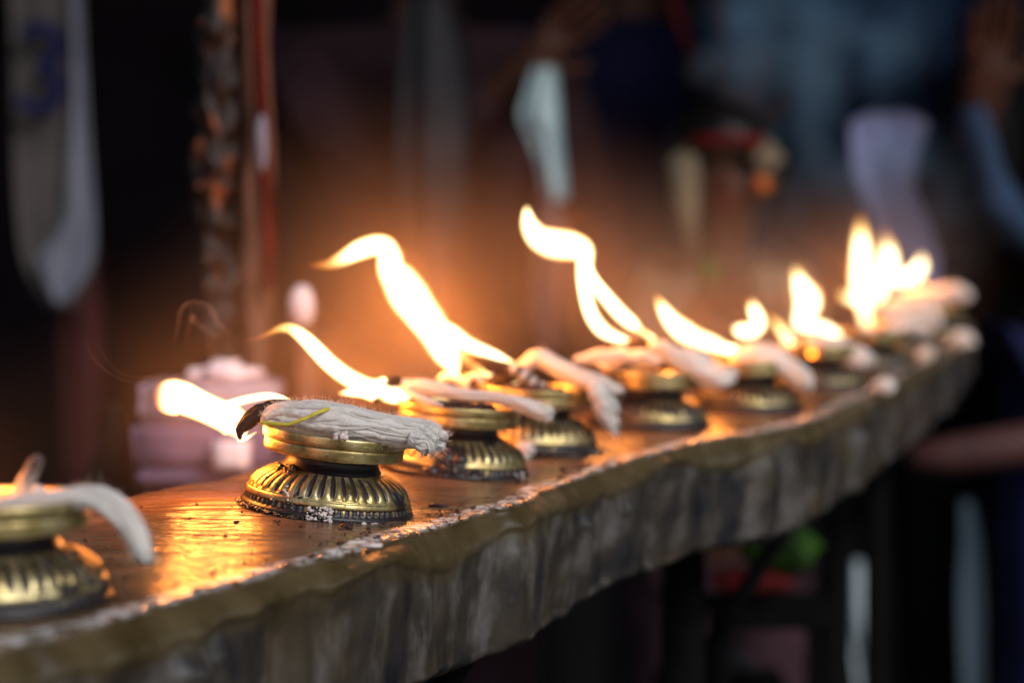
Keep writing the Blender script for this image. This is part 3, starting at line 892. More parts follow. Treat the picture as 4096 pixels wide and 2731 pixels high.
strand(r2, 'curl', ZB, [(620, 700, 20), (650, 640, 34), (730, 620, 40), (800, 660, 34), (830, 710, 22)], d - .008, flat=1, seed=36, nv=24, char=lambda t: .30)
strand(r2, 'curl', ZB, [(850, 730, 20), (850, 660, 24), (890, 620, 28), (950, 630, 26), (980, 680, 16)], d - .012, flat=1, seed=37, nv=24, char=lambda t: .25)
flame(r, [(ZG, [(140, 486, 6, .12), (220, 488, 18, .3), (320, 478, 38, .5), (430, 432, 56, .85), (540, 375, 72), (650, 340, 76), (730, 350, 80), (765, 420, 92), (785, 520, 110), (850, 620, 138), (915, 720, 150), (990, 825, 138), (1065, 925, 130), (1125, 1020, 118), (1180, 1120, 108), (1225, 1200, 88), (1258, 1268, 46), (1268, 1305, 12)]),
          (ZG, [(1150, 950, 60, .8), (1240, 1000, 60), (1350, 1080, 56), (1470, 1130, 46), (1580, 1172, 34), (1700, 1220, 8, .7)]),
          (ZG, [(1290, 1100, 40, .6), (1330, 1180, 40, .5), (1400, 1240, 30, .45), (1500, 1310, 18, .8), (1540, 1305, 8, .7)])], d - .012,
      at=[(400, 270, PW * .7), (425, 310, PW * .9), (455, 350, PW * .9)])
# --- lamp 4
d = LDEP[4]
r = wick_root(4, 'wavy pinkish cotton rope laid along the left and front rim of its lamp')
strand(r, 'cotton', ZD, [(220, 565, 31), (340, 540, 44), (460, 510, 51), (560, 520, 54), (660, 500, 56), (760, 535, 56), (860, 520, 56), (960, 560, 51), (1050, 560, 38)], d - .018, flat=1.1, lobes=4, twist=7, seed=40, nv=32, amp=.25)
r = wick_root(4, 'pale cotton wick folded over the right front rim between the S-shaped and slanting flames')
strand(r, 'cotton', ZD, [(930, 420, 51), (1050, 450, 77), (1160, 520, 92), (1290, 600, 100), (1420, 680, 108), (1550, 725, 113), (1660, 715, 97), (1730, 705, 51)], d - .016, flat=1.2, lobes=6, twist=1.5, seed=41, nv=40, frayed=True, amp=.22)
strand(r, 'fold', ZD, [(1250, 480, 51), (1380, 540, 72), (1500, 620, 67), (1600, 640, 44)], d - .004, flat=1.2, seed=42, nv=28)
strand(r, 'charred_tip', ZD, [(420, 440, 20), (560, 400, 34), (700, 420, 46), (830, 390, 44), (940, 430, 30)], d - .010, flat=1, seed=43, material='charred', nv=24)
flame(r, [(ZH, [(845, 866, 6, .7), (845, 895, 18), (858, 945, 36), (895, 992, 50), (955, 1016, 60), (1025, 1026, 57), (1075, 1045, 46), (1086, 1090, 33), (1083, 1140, 28), (1085, 1200, 24), (1108, 1300, 25), (1150, 1368, 27), (1200, 1403, 22), (1250, 1424, 19), (1280, 1426, 8)]),
          (ZH, [(1090, 1110, 20, .9), (1120, 1170, 22), (1175, 1240, 25), (1235, 1308, 28), (1285, 1352, 24), (1320, 1380, 13, .7), (1365, 1408, 10, .8), (1378, 1410, 5)])], d - .010,
      at=[(560, 240, PW * .8), (590, 290, PW * .7), (625, 330, PW * .6)])
r = wick_root(4, 'flat burnt cotton heap covering the bowl of the lamp under the S-shaped flame')
strand(r, 'heap', ZD, [(330, 600, 40), (520, 590, 60), (760, 590, 70), (1000, 600, 66), (1200, 620, 50)], d + .004, flat=2.6, lobes=7, seed=44, nv=40, amp=.25, char=lambda t: .42 + .2 * math.sin(t * 17))
# --- lamp 5
d = LDEP[5]
r = wick_root(5, 'smooth humped cotton wick draped over the right rim of the lamp with the slanting flame')
strand(r, 'cotton', ZE, [(40, 1110, 51), (130, 1095, 84), (230, 1095, 102), (340, 1115, 105), (440, 1165, 84), (520, 1225, 79), (560, 1275, 67), (575, 1310, 38)], d - .016, flat=1.2, lobes=5, seed=50, nv=36, frayed=True, amp=.14)
strand(r, 'charred_tip', ZD, [(1480, 540, 24), (1580, 550, 40), (1700, 560, 52), (1800, 600, 40)], d - .006, flat=1, seed=51, material='charred', nv=24)
flame(r, [(ZD, [(985, -60, 6, .2), (1015, -10, 26, .5), (1065, 80, 56, .9), (1150, 200, 88), (1270, 300, 112), (1390, 355, 92), (1520, 405, 86), (1640, 450, 60), (1730, 462, 46), (1790, 455, 14)])], d - .010,
      at=[(680, 325, PW * .8), (715, 345, PW * .7)])
strand(r, 'heap', ZE, [(-40, 1090, 40), (60, 1080, 52), (200, 1085, 50), (330, 1100, 40)], d + .008, flat=2.2, lobes=6, seed=52, nv=32, amp=.3, char=lambda t: .5 + .2 * math.sin(t * 13))
# --- lamp 6
d = LDEP[6]
r = wick_root(6, 'blurred cotton wick drooping over the rim just right of the orange ember')
strand(r, 'cotton', ZE, [(560, 960, 38), (680, 1005, 74), (800, 1045, 84), (910, 1085, 84), (980, 1110, 67), (1010, 1120, 33)], d - .012, flat=1.2, lobes=5, seed=60, nv=32, frayed=True)
strand(r, 'charred_tip', ZE, [(330, 1000, 20), (430, 1050, 40), (560, 1010, 44), (640, 990, 26)], d, flat=1, seed=61, material='charred', nv=20)
mb = MB(); mb.blob(P(812, 353, d - .030), .0022, 2, .1)
M['ember'], t_, o_ = mat('ember')
e_ = nd(t_, 'ShaderNodeEmission'); e_.inputs[0].default_value = (1, .22, .02, 1); e_.inputs[1].default_value = 14.0
t_.links.new(e_.outputs[0], o_.inputs[0])
mb.build('ember', M['ember'], r)
flame(r, [(ZE, [(65, 880, 14, .6), (95, 900, 42), (150, 912, 52), (210, 895, 52), (238, 850, 48), (215, 790, 44), (192, 735, 32, .8), (180, 690, 10, .3)]),
          (ZE, [(300, 800, 12, .3), (360, 860, 32, .6), (420, 940, 38, .8), (475, 1015, 38, .8), (520, 1070, 14, .4)])], d - .006, at=[(750, 325, PW * .7), (785, 338, PW * .5)])
strand(r, 'heap', ZE, [(440, 1020, 40), (600, 1040, 56), (760, 1050, 50), (900, 1060, 34)], d + .010, flat=2.2, lobes=6, seed=62, nv=32, amp=.3, char=lambda t: .5 + .2 * math.sin(t * 13))
# --- lamp 7
d = LDEP[7]
r = wick_root(7, 'far cotton wick with a pale drooping end under the squat flame')
strand(r, 'cotton', ZE, [(1060, 800, 44), (1180, 800, 59), (1300, 800, 64), (1400, 805, 69), (1460, 850, 59), (1470, 890, 33)], d + .06, flat=1.1, lobes=4, seed=70, nv=28)
strand(r, 'fold', ZE, [(1100, 900, 38), (1240, 880, 56), (1370, 900, 51), (1430, 930, 33)], d + .01, flat=1.1, lobes=4, seed=71, nv=28)
flame(r, [(ZE, [(492, 455, 8, .3), (500, 510, 30, .7), (535, 600, 66), (575, 690, 100), (560, 780, 84), (530, 850, 58), (540, 900, 24)]),
          (ZE, [(560, 880, 34), (660, 880, 42), (750, 925, 42), (815, 960, 28), (845, 965, 8)])], d - .006, at=[(806, 300, PW * .9)])
strand(r, 'heap', ZE, [(840, 930, 34), (980, 930, 50), (1120, 925, 46), (1260, 930, 30)], d + .004, flat=2.2, lobes=6, seed=72, nv=32, amp=.3, char=lambda t: .45 + .2 * math.sin(t * 13))
# --- lamp 8
d = LDEP[8]
r = wick_root(8, 'far greyish cotton wick lying to the right of the tallest upright flame')
strand(r, 'cotton', ZE, [(1120, 720, 30), (1280, 700, 38), (1420, 700, 38), (1540, 720, 30)], d + .03, flat=1.1, lobes=4, seed=80, nv=28)
flame(r, [(ZE, [(948, 95, 8, .2), (945, 160, 34, .45), (950, 270, 58, .85), (952, 370, 70), (955, 480, 82), (960, 580, 92), (968, 680, 76), (972, 760, 56, .9), (990, 850, 48, .8), (1020, 920, 46, .7), (1060, 975, 38, .5), (1090, 1010, 12, .3)]),
          (ZE, [(790, 640, 20, .3), (850, 670, 40, .7), (930, 690, 46)])], d - .006, at=[(861, 270, PW), (866, 315, PW * .6)])
strand(r, 'heap', ZE, [(1080, 830, 34), (1220, 820, 46), (1360, 815, 44), (1440, 820, 26)], d + .002, flat=2.0, lobes=6, seed=82, nv=32, amp=.3, char=lambda t: .3 + .2 * math.sin(t * 13))
# --- lamp 9
d = LDEP[9]
r = wick_root(9, 'farthest cotton wick with its bluish white end over the right end of the shelf')
strand(r, 'cotton', ZE, [(1240, 640, 30), (1380, 640, 37), (1500, 640, 44), (1600, 640, 57), (1665, 665, 56), (1690, 700, 30)], d, flat=1.1, lobes=4, seed=90, nv=28)
flame(r, [(ZE, [(1105, 200, 8, .2), (1118, 280, 38, .55), (1138, 390, 66), (1130, 500, 76), (1090, 600, 58, .9), (1050, 700, 46, .8), (1030, 740, 12, .4)]),
          (ZE, [(1140, 520, 44), (1230, 545, 54), (1310, 520, 60), (1360, 460, 50), (1370, 400, 26, .7), (1368, 372, 8, .3)])], d - .006, at=[(887, 270, PW * .8), (912, 272, PW * .7)])
# cotton tufts on the shelf edge
for k, (x, y, rr, lb) in enumerate([(962, 338, .011, 'bluish cotton tuft lying at the far right corner of the shelf'), (926, 351, .007, 'small pale cotton tuft on the shelf beside the far lamps'), (884, 384, .007, 'pinkish cotton tuft on the shelf front edge below the far lamps')]):
    p = S(x, y + 6)
    mb = MB(); mb.blob((p.x, p.y, 1.0 + rr * .5), (rr * 1.1, rr, rr * .8), 3, .25, 2.0, k + 4)
    o = mesh_obj('cotton_tuft', [Vector(v) - p for v in mb.v], mb.f, M['cotton'], None); o.location = p
    tag(o, lb, 'cotton tuft', 'loose cotton tufts on the shelf')

# ------------------------------------------------------------------ crumbs in bowls and on the shelf
def pile(root, name, pts, mt, seed=0):
    q = random.Random(seed); mb = MB()
    for (p, s) in pts:
        mb.blob(p, (s * q.uniform(.7, 1.4), s * q.uniform(.7, 1.3), s * q.uniform(.6, 1.1)), 1 if s < .0007 else 2, .35, 1.8, q.random() * 50)
    o = mb.build(name, M[mt], root)
    return o
q = random.Random(5)
pp = [(lamp_pt(2, q.uniform(-125, -50), q.uniform(8, 27), 31.2 + q.uniform(0, 3.4) * (1 - .3 * q.random())), q.uniform(.0006, .0019)) for _ in range(190)]
rt = empty('charred_crumbs', lamp_pt(2, 0, 0, 31)); tag(rt, 'heap of dark brown charred crumbs in the bowl behind the sharpest lamp', 'crumbs')
o = pile(rt, 'crumb_heap', pp, 'crumb', 2); o['kind'] = 'stuff'
pp = [(lamp_pt(3, q.uniform(-135, -50), q.uniform(10, 27), 31.2 + q.uniform(0, 3.0)), q.uniform(.0008, .002)) for _ in range(90)]
rt = empty('charred_crumbs', lamp_pt(3, 0, 0, 31)); tag(rt, 'dark charred crumbs in the bowl under the tall double flame', 'crumbs')
o = pile(rt, 'crumb_heap', pp, 'crumb', 3); o['kind'] = 'stuff'

def lump(px, py, size, mt, name, label, cat, seed, z=0.0):
    p = S(px, py); p.z = 1 + shelf_lift(p.x, p.y)
    mb = MB(); mb.blob((0, 0, size[2] * .6 + z), size, 3, .30, 1.7, seed)
    o = mesh_obj(name, mb.v, mb.f, M[mt], None); o.location = p
    tag(o, label, cat)
    return o
lump(524, 456, (.0055, .0055, .0050), 'wax', 'wax_lump', 'pinkish white wax lump between the second and third lamps', 'wax lump', 2)
lump(346, 527, (.0028, .0020, .0014), 'crumb', 'wax_crumb', 'small brown crumb in front of the sharpest lamp foot', 'crumb', 5)
lump(372, 545.5, (.0045, .0028, .0008), 'wax', 'wax_flake', 'thin white wax flake at the notch in the shelf edge', 'wax flake', 7)
p = lamp_pt(1, -84, 27.0, 33.2)
mb = MB()
for k in range(9): mb.blob((q.uniform(-.0026, .0026), q.uniform(-.001, .001), q.uniform(-.0006, .0016)), q.uniform(.0008, .0016), 2, .35, 2, k)
o = mesh_obj('wax_bead', mb.v, mb.f, M['wax']); o.location = p + Vector((0.002, -.006, 0.0006))
tag(o, 'little white crumbly wax clump on the front rim of the sharpest lamp', 'wax clump')
# bark splinter on the shelf
p = S(438, 501); mb = MB()
mb.tube([(-.004, 0, .0010), (-.001, .0004, .0013), (.002, -.0004, .0011), (.0045, .0003, .0009)], [.0006, .0009, .0008, .0003], 8)
o = mesh_obj('splinter', mb.v, mb.f, M['crumb']); o.location = (p.x, p.y, 1 + shelf_lift(p.x, p.y)); tag(o, 'thin dark splinter lying on the shelf right of the sharpest lamp', 'splinter')
# countless specks
mb = MB(); q = random.Random(12)
for _ in range(650):
    i = q.randrange(int(N * .12), int(N * .75)); o_ = q.uniform(0.004, WID * .9) if q.random() < .6 else q.uniform(.002, .02)
    x = ep[i].x + nor[i].x * o_; y = ep[i].y + nor[i].y * o_
    s = q.uniform(.0002, .0008) if q.random() < .93 else q.uniform(.0008, .0015)
    mb.blob((x, y, 1 + shelf_lift(x, y) + s * .3 + .0002), (s * 1.3, s, s * .7), 1, .3, 2, q.random() * 60)
o = mb.build('soot_specks', M['crumb']); tag(o, 'tiny black soot specks scattered over the shelf top', 'soot specks', kind='stuff')
mb = MB()
for _ in range(230):
    i = q.randrange(int(N * .05), int(N * .8)); o_ = q.uniform(-.0015, .0035)
    x = ep[i].x + nor[i].x * o_; y = ep[i].y + nor[i].y * o_
    s = q.uniform(.0003, .0010)
    mb.blob((x, y, 1 + shelf_lift(x, y) + .0001 - max(0, -o_) * .4), (s * 2.0, s, s * .3), 1, .3, 2, q.random() * 60)
o = mb.build('wax_specks', M['wax']); tag(o, 'tiny white wax flecks along the front edge of the shelf', 'wax flecks', kind='stuff')

# ------------------------------------------------------------------ smoke
def make_wisp_mat():
    m, t, out = mat('smoke_wisp')
    lw = nd(t, 'ShaderNodeLayerWeight'); lw.inputs['Blend'].default_value = 0.5
    ht = nd(t, 'ShaderNodeAttribute', attribute_name='burn').outputs['Fac']
    f = mth(t, 'MULTIPLY', mth(t, 'POWER', lw.outputs['Facing'], 1.6), mth(t, 'MULTIPLY', ht, 0.16))
    df = nd(t, 'ShaderNodeBsdfDiffuse'); df.inputs[0].default_value = (.75, .65, .68, 1)
    tl = nd(t, 'ShaderNodeBsdfTranslucent'); tl.inputs[0].default_value = (.75, .65, .68, 1)
    a = nd(t, 'ShaderNodeMixShader'); t.links.new(df.outputs[0], a.inputs[1]); t.links.new(tl.outputs[0], a.inputs[2])
    tr = nd(t, 'ShaderNodeBsdfTransparent')
    mx = nd(t, 'ShaderNodeMixShader'); t.links.new(f, mx.inputs[0]); t.links.new(tr.outputs[0], mx.inputs[1]); t.links.new(a.outputs[0], mx.inputs[2])
    t.links.new(mx.outputs[0], out.inputs[0])
    return m
M['wisp'] = make_wisp_mat()
def wisp(pts, d, label):
    rows = [(*ZF(a, b), h * .1116, ht) for a, b, h, ht in pts]
    sm = catmull(rows, 10)
    path = [(P(x, y, d), max(h, .3) * d / FPX, max(h, .3) * d / FPX, ht) for x, y, h, ht in sm]
    v, f = ring_sweep(path, 28, lambda s, th, row: 1 + .35 * noise.noise(Vector((math.cos(th), math.sin(th), s * 5))))
    H = []
    for row in path: H += [max(0, min(1, row[3]))] * 28
    o = mesh_obj('smoke_wisp', v, f, M['wisp'], None, True, dict(burn=H))
    tag(o, label, 'smoke', kind='stuff')
wisp([(1240, 575, 14, .2), (1100, 570, 24, .6), (1000, 520, 40, .8), (900, 450, 75, .8), (790, 350, 100, .8), (710, 310, 80, 1), (660, 370, 70, .8), (630, 470, 55, .5), (600, 640, 60, .0)], LDEP[2] - .006, 'thin grey smoke curl drifting left from the tip of the low slim flame')
wisp([(430, 960, 40, .1), (300, 940, 34, .25), (150, 925, 30, .3), (30, 880, 34, .25), (-60, 800, 44, .2), (-140, 700, 55, .15), (-180, 560, 50, .05)], LDEP[1] - .01, 'faint smoke trail leaving the blunt end of the leftmost sharp flame')

def smoke_box(name, puffs, lo, hi, colr, base_puff=None, noise_scale=0, label=''):
    """one closed box of thin smoke; puffs: (centre, radius, density) of the places where it is thickest"""
    c = (lo + hi) / 2; h = (hi - lo) / 2
    mb = MB(); mb.box((0, 0, 0), h)
    m, t, out = mat(name)
    tc = nd(t, 'ShaderNodeTexCoord')
    tot = None
    for (pc, rad, dn) in puffs:
        q_ = pc - c
        ds = nd(t, 'ShaderNodeVectorMath', operation='DISTANCE'); t.links.new(tc.outputs['Object'], ds.inputs[0]); ds.inputs[1].default_value = q_
        k = mth(t, 'MULTIPLY', mth(t, 'POWER', mth(t, 'SUBTRACT', 1.0, mth(t, 'DIVIDE', ds.outputs['Value'], rad), True), 2.0), dn)
        tot = k if tot is None else mth(t, 'ADD', tot, k)
    if noise_scale:
        n_ = ramp(t, [(.40, 0.0), (.66, 1.0)], noise_tex(t, noise_scale, 3)).outputs[0]
        tot = mth(t, 'MULTIPLY', tot, n_)
    pv = nd(t, 'ShaderNodeVolumePrincipled')
    pv.inputs['Color'].default_value = (*colr, 1)
    t.links.new(tot, pv.inputs['Density'])
    t.links.new(pv.outputs[0], out.inputs['Volume'])
    o = mesh_obj('smoke', mb.v, mb.f, m, None, False)
    o.location = c
    tag(o, label, 'smoke', kind='stuff')
def hull(puffs):
    lo = Vector((min(p_.x - r_ for p_, r_, _ in puffs), min(p_.y - r_ for p_, r_, _ in puffs), min(p_.z - r_ for p_, r_, _ in puffs)))
    hi = Vector((max(p_.x + r_ for p_, r_, _ in puffs), max(p_.y + r_ for p_, r_, _ in puffs), max(p_.z + r_ for p_, r_, _ in puffs)))
    return lo, hi
SMOKE = True
if SMOKE:
    D_ = LDEP
    pf = [(P(205, 405, D_[1]), .085, 1.3), (P(360, 370, D_[2]), .095, 1.5), (P(385, 290, D_[3]), .13, 1.7), (P(440, 330, D_[3]), .10, 1.3), (P(570, 270, D_[4]), .11, 1.0), (P(630, 330, D_[4]), .09, .8),
          (P(690, 325, D_[5]), .10, .9), (P(760, 325, D_[6]), .10, .8), (P(812, 300, D_[7]), .12, 1.0), (P(868, 270, D_[8]), .15, 1.2), (P(-20, 470, D_[0]), .06, .6), (P(650, 300, 1.75), .16, 1.4), (P(735, 300, 1.9), .16, 1.2)]
    lo, hi = hull(pf)
    smoke_box('smoke', pf, lo, hi, (.97, .76, .54), label='thin warm smoke round the row of flames, thickened at each to add its halo')  # puffs sit on the flames, tinted warm, to make their glow
    pf = [(P(772, 40, 2.70), .13, 34.0), (P(806, 80, 2.70), .12, 30.0), (P(870, 40, 2.70), .13, 14.0), (P(905, 215, 2.70), .15, 7), (P(880, 150, 2.70), .14, 6), (P(690, 290, 2.66), .22, 2.6), (P(800, 265, 2.66), .22, 2.4)]
    lo, hi = hull(pf)
    smoke_box('drifting_smoke', pf, lo, hi, (.36, .66, 1.0), noise_scale=12, label='blue grey smoke drifting across the upper right behind the far flames')

# ------------------------------------------------------------------ ground and background
mb = MB(); mb.box((0, 10, -.02), (40, 40, .02)); o = mb.build('ground', M['stone'], smooth=False); tag(o, 'dark stone paving below the shelf', 'ground', kind='structure')
mb = MB(); mb.box((0, 5.6, 3.0), (9, .15, 3.0)); o = mb.build('wall', M['wall'], smooth=False); tag(o, 'dark wall far behind the people', 'wall', kind='structure')

# unseen slab, added so that it keeps the sky off the background
mb = MB(); mb.box((0, 3.9, 3.05), (9, 2.95, .06)); o = mb.build('sky_blocker', M['iron'], smooth=False); tag(o, 'unseen dark slab added overhead to shade the background', 'sky blocker', kind='structure')
# banner with a blue 3 -------------------------------------------------
def cloth(name, rows, d, mt, parent=None, thick=0.004, ripple=0.006, seed=0, n=6, freq=9):
    """a hanging cloth; rows: (y, x left, x right) in frame pixels at depth d"""
    sm = catmull(rows, n); nu = 26
    fr = []; bk = []
    for i, (y, a, b) in enumerate(sm):
        for j in range(nu):
            f = j / (nu - 1)
            x = a + (b - a) * f
            p = P(x, y, d)
            dy = ripple * math.sin(f * freq + seed + i * .04) + ripple * noise.noise(Vector((f * 4, i * .12, seed)))
            fr.append(Vector((p.x, p.y + dy, p.z))); bk.append(Vector((p.x, p.y + dy + thick, p.z)))
    nr = len(sm); v = fr + bk; o = nr * nu; f = []
    for i in range(nr - 1):
        for j in range(nu - 1):
            q_ = (i * nu + j, (i + 1) * nu + j, (i + 1) * nu + j + 1, i * nu + j + 1)
            f.append(q_); f.append(tuple(x + o for x in reversed(q_)))
    for i in range(nr - 1):
        for j in (0, nu - 1):
            g = (i * nu + j, i * nu + j + o, (i + 1) * nu + j + o, (i + 1) * nu + j); f.append(g if j else tuple(reversed(g)))
    for j in range(nu - 1):
        for i in (0, nr - 1):
            g = (i * nu + j, i * nu + j + 1, i * nu + j + 1 + o, i * nu + j + o); f.append(g if i else tuple(reversed(g)))
    return mesh_obj(name, v, f, M[mt], parent)
DB = 2.5
b = empty('numbered_banner', P(50, 150, DB)); tag(b, 'hanging grey cloth with a large blue number 3 at the left', 'banner')
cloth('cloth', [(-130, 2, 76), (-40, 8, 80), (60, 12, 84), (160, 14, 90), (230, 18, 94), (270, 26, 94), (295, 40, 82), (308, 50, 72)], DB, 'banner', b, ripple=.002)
cloth('fold', [(-130, 68, 77), (0, 70, 82), (80, 71, 86), (160, 68, 91), (220, 64, 95), (255, 40, 94), (280, 46, 84), (302, 56, 66)], DB - .018, 'bannerlit', b, seed=2, ripple=.003)  # strip turned to the light, its brightness put into the colour
# the 3 as a flat painted numeral, made of a swept stroke
pts = [(22, 36), (34, 28), (48, 29), (57, 38), (56, 55), (44, 66), (55, 76), (58, 92), (48, 106), (32, 108), (18, 97)]
sm = catmull(pts, 6); mb = MB(); v = []; f = []
for i, (x, y) in enumerate(sm):
    a_ = Vector(sm[min(i + 1, len(sm) - 1)]) - Vector(sm[max(i - 1, 0)]); a_.normalize()
    for s_ in (-6.5, 6.5):
        for dz in (-.024, -.027): v.append(P(x - a_.y * s_, y + a_.x * s_, DB + dz))
for i in range(len(sm) - 1):
    k = i * 4
    for a_, b_ in ((0, 2), (2, 3), (3, 1), (1, 0)): f.append((k + a_, k + b_, k + 4 + b_, k + 4 + a_))
mesh_obj('number_3', v, f, M['blueprint'], b, False)

# rough posts close behind the lamps -----------------------------------
def post(name, x0, x1, y0, y1, d, mt, label, cat, amp=.004, depth=.02, fr=60):
    a = P((x0 + x1) / 2, y1, d); top = P((x0 + x1) / 2, y0, d); hw = (x1 - x0) / 2 / FPX * d
    n = 70; nv = 28; v = []
    for i in range(n):
        z = i / (n - 1)
        c = a.lerp(top, z)
        for j in range(nv):
            th = 2 * math.pi * j / nv
            k = 1 + amp / hw * 2 * noise.noise(Vector((math.cos(th) * 1.5, math.sin(th) * 1.5, (top.z - a.z) * z * fr)))
            k *= 1 + .3 * amp / hw * noise.noise(Vector((math.cos(th) * 5, math.sin(th) * 5, (top.z - a.z) * z * fr * 2)))
            v.append(Vector((c.x + hw * k * math.cos(th), c.y + depth * k * math.sin(th), c.z)))
    f = grid_faces(n, nv); f.append(tuple(range(nv - 1, -1, -1))); f.append(tuple(range((n - 1) * nv, n * nv)))
    v = [q_ - a for q_ in v]
    o = mesh_obj(name, v, f, M[mt], None); o.location = a
    tag(o, label, cat); return o
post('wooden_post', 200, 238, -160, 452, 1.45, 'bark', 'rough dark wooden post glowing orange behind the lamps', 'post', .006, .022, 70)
post('pale_post', 240, 272, -160, 452, 1.45, 'paleplank', 'smoother pale post beside the rough dark one', 'post', .002, .018, 20)
ob = cloth('dark_red_cloth', [(238, 70, 100), (290, 62, 104), (340, 60, 106), (420, 62, 104), (520, 66, 100), (640, 70, 98)], DB + .03, 'redcloth', None, .004, .006)
ob.data.materials[0] = simple('dark_red_cloth', (.040, .008, .009), .85, .4, 12)
tag(ob, 'dark red cloth hanging behind the tip of the grey banner', 'cloth')
ob = cloth('red_ribbon', [(-60, 250, 262), (0, 252, 262), (60, 255, 264), (120, 258, 268), (200, 260, 274), (250, 261, 278), (290, 264, 272)], 1.425, 'redcloth', None, .002, .003)
tag(ob, 'red ribbon hanging down the pale post', 'ribbon')
mb = MB(); mb.blob(P(262, 143, 1.40), (.0045, .004, .020), 3, .1); ob = mb.build('pale_tassel', M['bannerlit']); tag(ob, 'small pale tassel caught on the red ribbon', 'tassel')

# pale marble ledge behind the flames
DM = 1.36
led = empty('marble_ledge', P(210, 480, DM)); tag(led, 'pale lilac marble offering ledge behind the leftmost flames', 'ledge')
def pbox(x0, x1, y0, y1, d, dep, mt, name, par, bev=.006):
    a = P(x0, y0, d); c = P(x1, y1, d); mb = MB()
    mb.box(((a.x + c.x) / 2, a.y + dep, (a.z + c.z) / 2), ((c.x - a.x) / 2, dep, (a.z - c.z) / 2), bev=bev)
    return mb.build(name, M[mt], par, False)
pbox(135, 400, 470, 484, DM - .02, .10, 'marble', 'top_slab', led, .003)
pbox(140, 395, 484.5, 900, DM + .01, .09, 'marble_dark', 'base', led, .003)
def softbox(name, x0, x1, y0, y1, d, dep, mt, label, cat, seed, amp=.10, bev=.35):
    a_ = P((x0 + x1) / 2, (y0 + y1) / 2, d)
    hx_ = (x1 - x0) / 2 / FPX * d; hz_ = (y1 - y0) / 2 / FPX * d
    bm = bmesh.new(); bmesh.ops.create_cube(bm, size=2)
    bmesh.ops.bevel(bm, geom=bm.edges[:], offset=bev, segments=3, affect='EDGES')
    bmesh.ops.subdivide_edges(bm, edges=bm.edges[:], cuts=2, use_grid_fill=True)
    for q_ in bm.verts:
        n_ = 1 + amp * noise.noise(q_.co * 2.2 + Vector((seed, 0, 0)))
        q_.co = Vector((q_.co.x * hx_ * n_, q_.co.y * dep * n_, q_.co.z * hz_ * n_))
    bm.verts.ensure_lookup_table()
    o = mesh_obj(name, [q_.co.copy() for q_ in bm.verts], [[q_.index for q_ in g_.verts] for g_ in bm.faces], M[mt]); bm.free()
    o.location = a_ + Vector((0, dep, 0)); tag(o, label, cat); return o
softbox('stone_block', 131, 268, 424, 469, DM - .01, .035, 'marble', 'lower of two pale lilac stone blocks on the marble ledge', 'block', 1, .03, .12)
softbox('stone_block', 138, 274, 382, 424, DM - .005, .032, 'palestone', 'upper white stone block on the marble ledge behind the leftmost flame', 'block', 5, .05, .16)
softbox('rolled_cloth', 186, 256, 362, 386, DM + .004, .022, 'whiteknob', 'small pale roll of cloth on top of the two blocks', 'cloth', 9, .25, .6)
softbox('white_box', 213, 248, 441, 469.5, DM - .035, .010, 'whiteknob', 'small bright white box in front of the lower stone block', 'box', 3, .02, .1)
# dark pot and bottle
mb = MB()
c = P(112, 450, 1.45)
prof = [(0.018, -.20), (.024, -.17), (.024, -.05), (.020, -.02), (.010, .01), (.009, .03), (.011, .032)]
v = [(c.x + r_ * math.cos(2 * math.pi * j / 24), c.y + r_ * math.sin(2 * math.pi * j / 24), c.z + z_) for r_, z_ in prof for j in range(24)]
ob = mesh_obj('dark_bottle', v, grid_faces(len(prof), 24) + [tuple(range(23, -1, -1)), tuple(range(6 * 24, 7 * 24))], M['black']); tag(ob, 'dark upright shape left of the marble ledge', 'bottle')
bt = empty('white_topped_post', P(303, 500, 1.42)); tag(bt, 'slim tan post topped by a small white knob between two flames', 'post')
mb = MB(); mb.blob(P(302, 306, 1.42), (.0095, .0095, .0155), 3, .04); mb.build('knob', M['whiteknob'], bt)
mb = MB(); mb.tube([P(304, 320, 1.42), P(307, 420, 1.42), P(307, 1700, 1.42)], [.0050, .010, .010], 20); mb.build('shaft', M['paleplank'], bt)

# ------------------------------------------------------------------ people
def skin_obj(name, nodes, edges, mt, parent, sub=2):
    """nodes: name -> (point, radius); edges in pairs of names, first node is the root"""
    names = list(nodes)
    off = Vector((0, 0, 0)); q_ = parent
    while q_ is not None: off += q_.location; q_ = q_.parent
    me = bpy.data.meshes.new(name)
    me.from_pydata([tuple(Vector(nodes[k][0]) - off) for k in names], [(names.index(a), names.index(b_)) for a, b_ in edges], [])
    o = bpy.data.objects.new(name, me); col.objects.link(o); o.parent = parent
    md = o.modifiers.new('skin', 'SKIN'); md.use_smooth_shade = True
    for i, k in enumerate(names):
        r_ = nodes[k][1]
        me.skin_vertices[0].data[i].radius = r_ if isinstance(r_, tuple) else (r_, r_)
    me.skin_vertices[0].data[0].use_root = True
    s_ = o.modifiers.new('subdivision', 'SUBSURF'); s_.levels = sub; s_.render_levels = sub
    me.materials.append(M[mt])
    return o

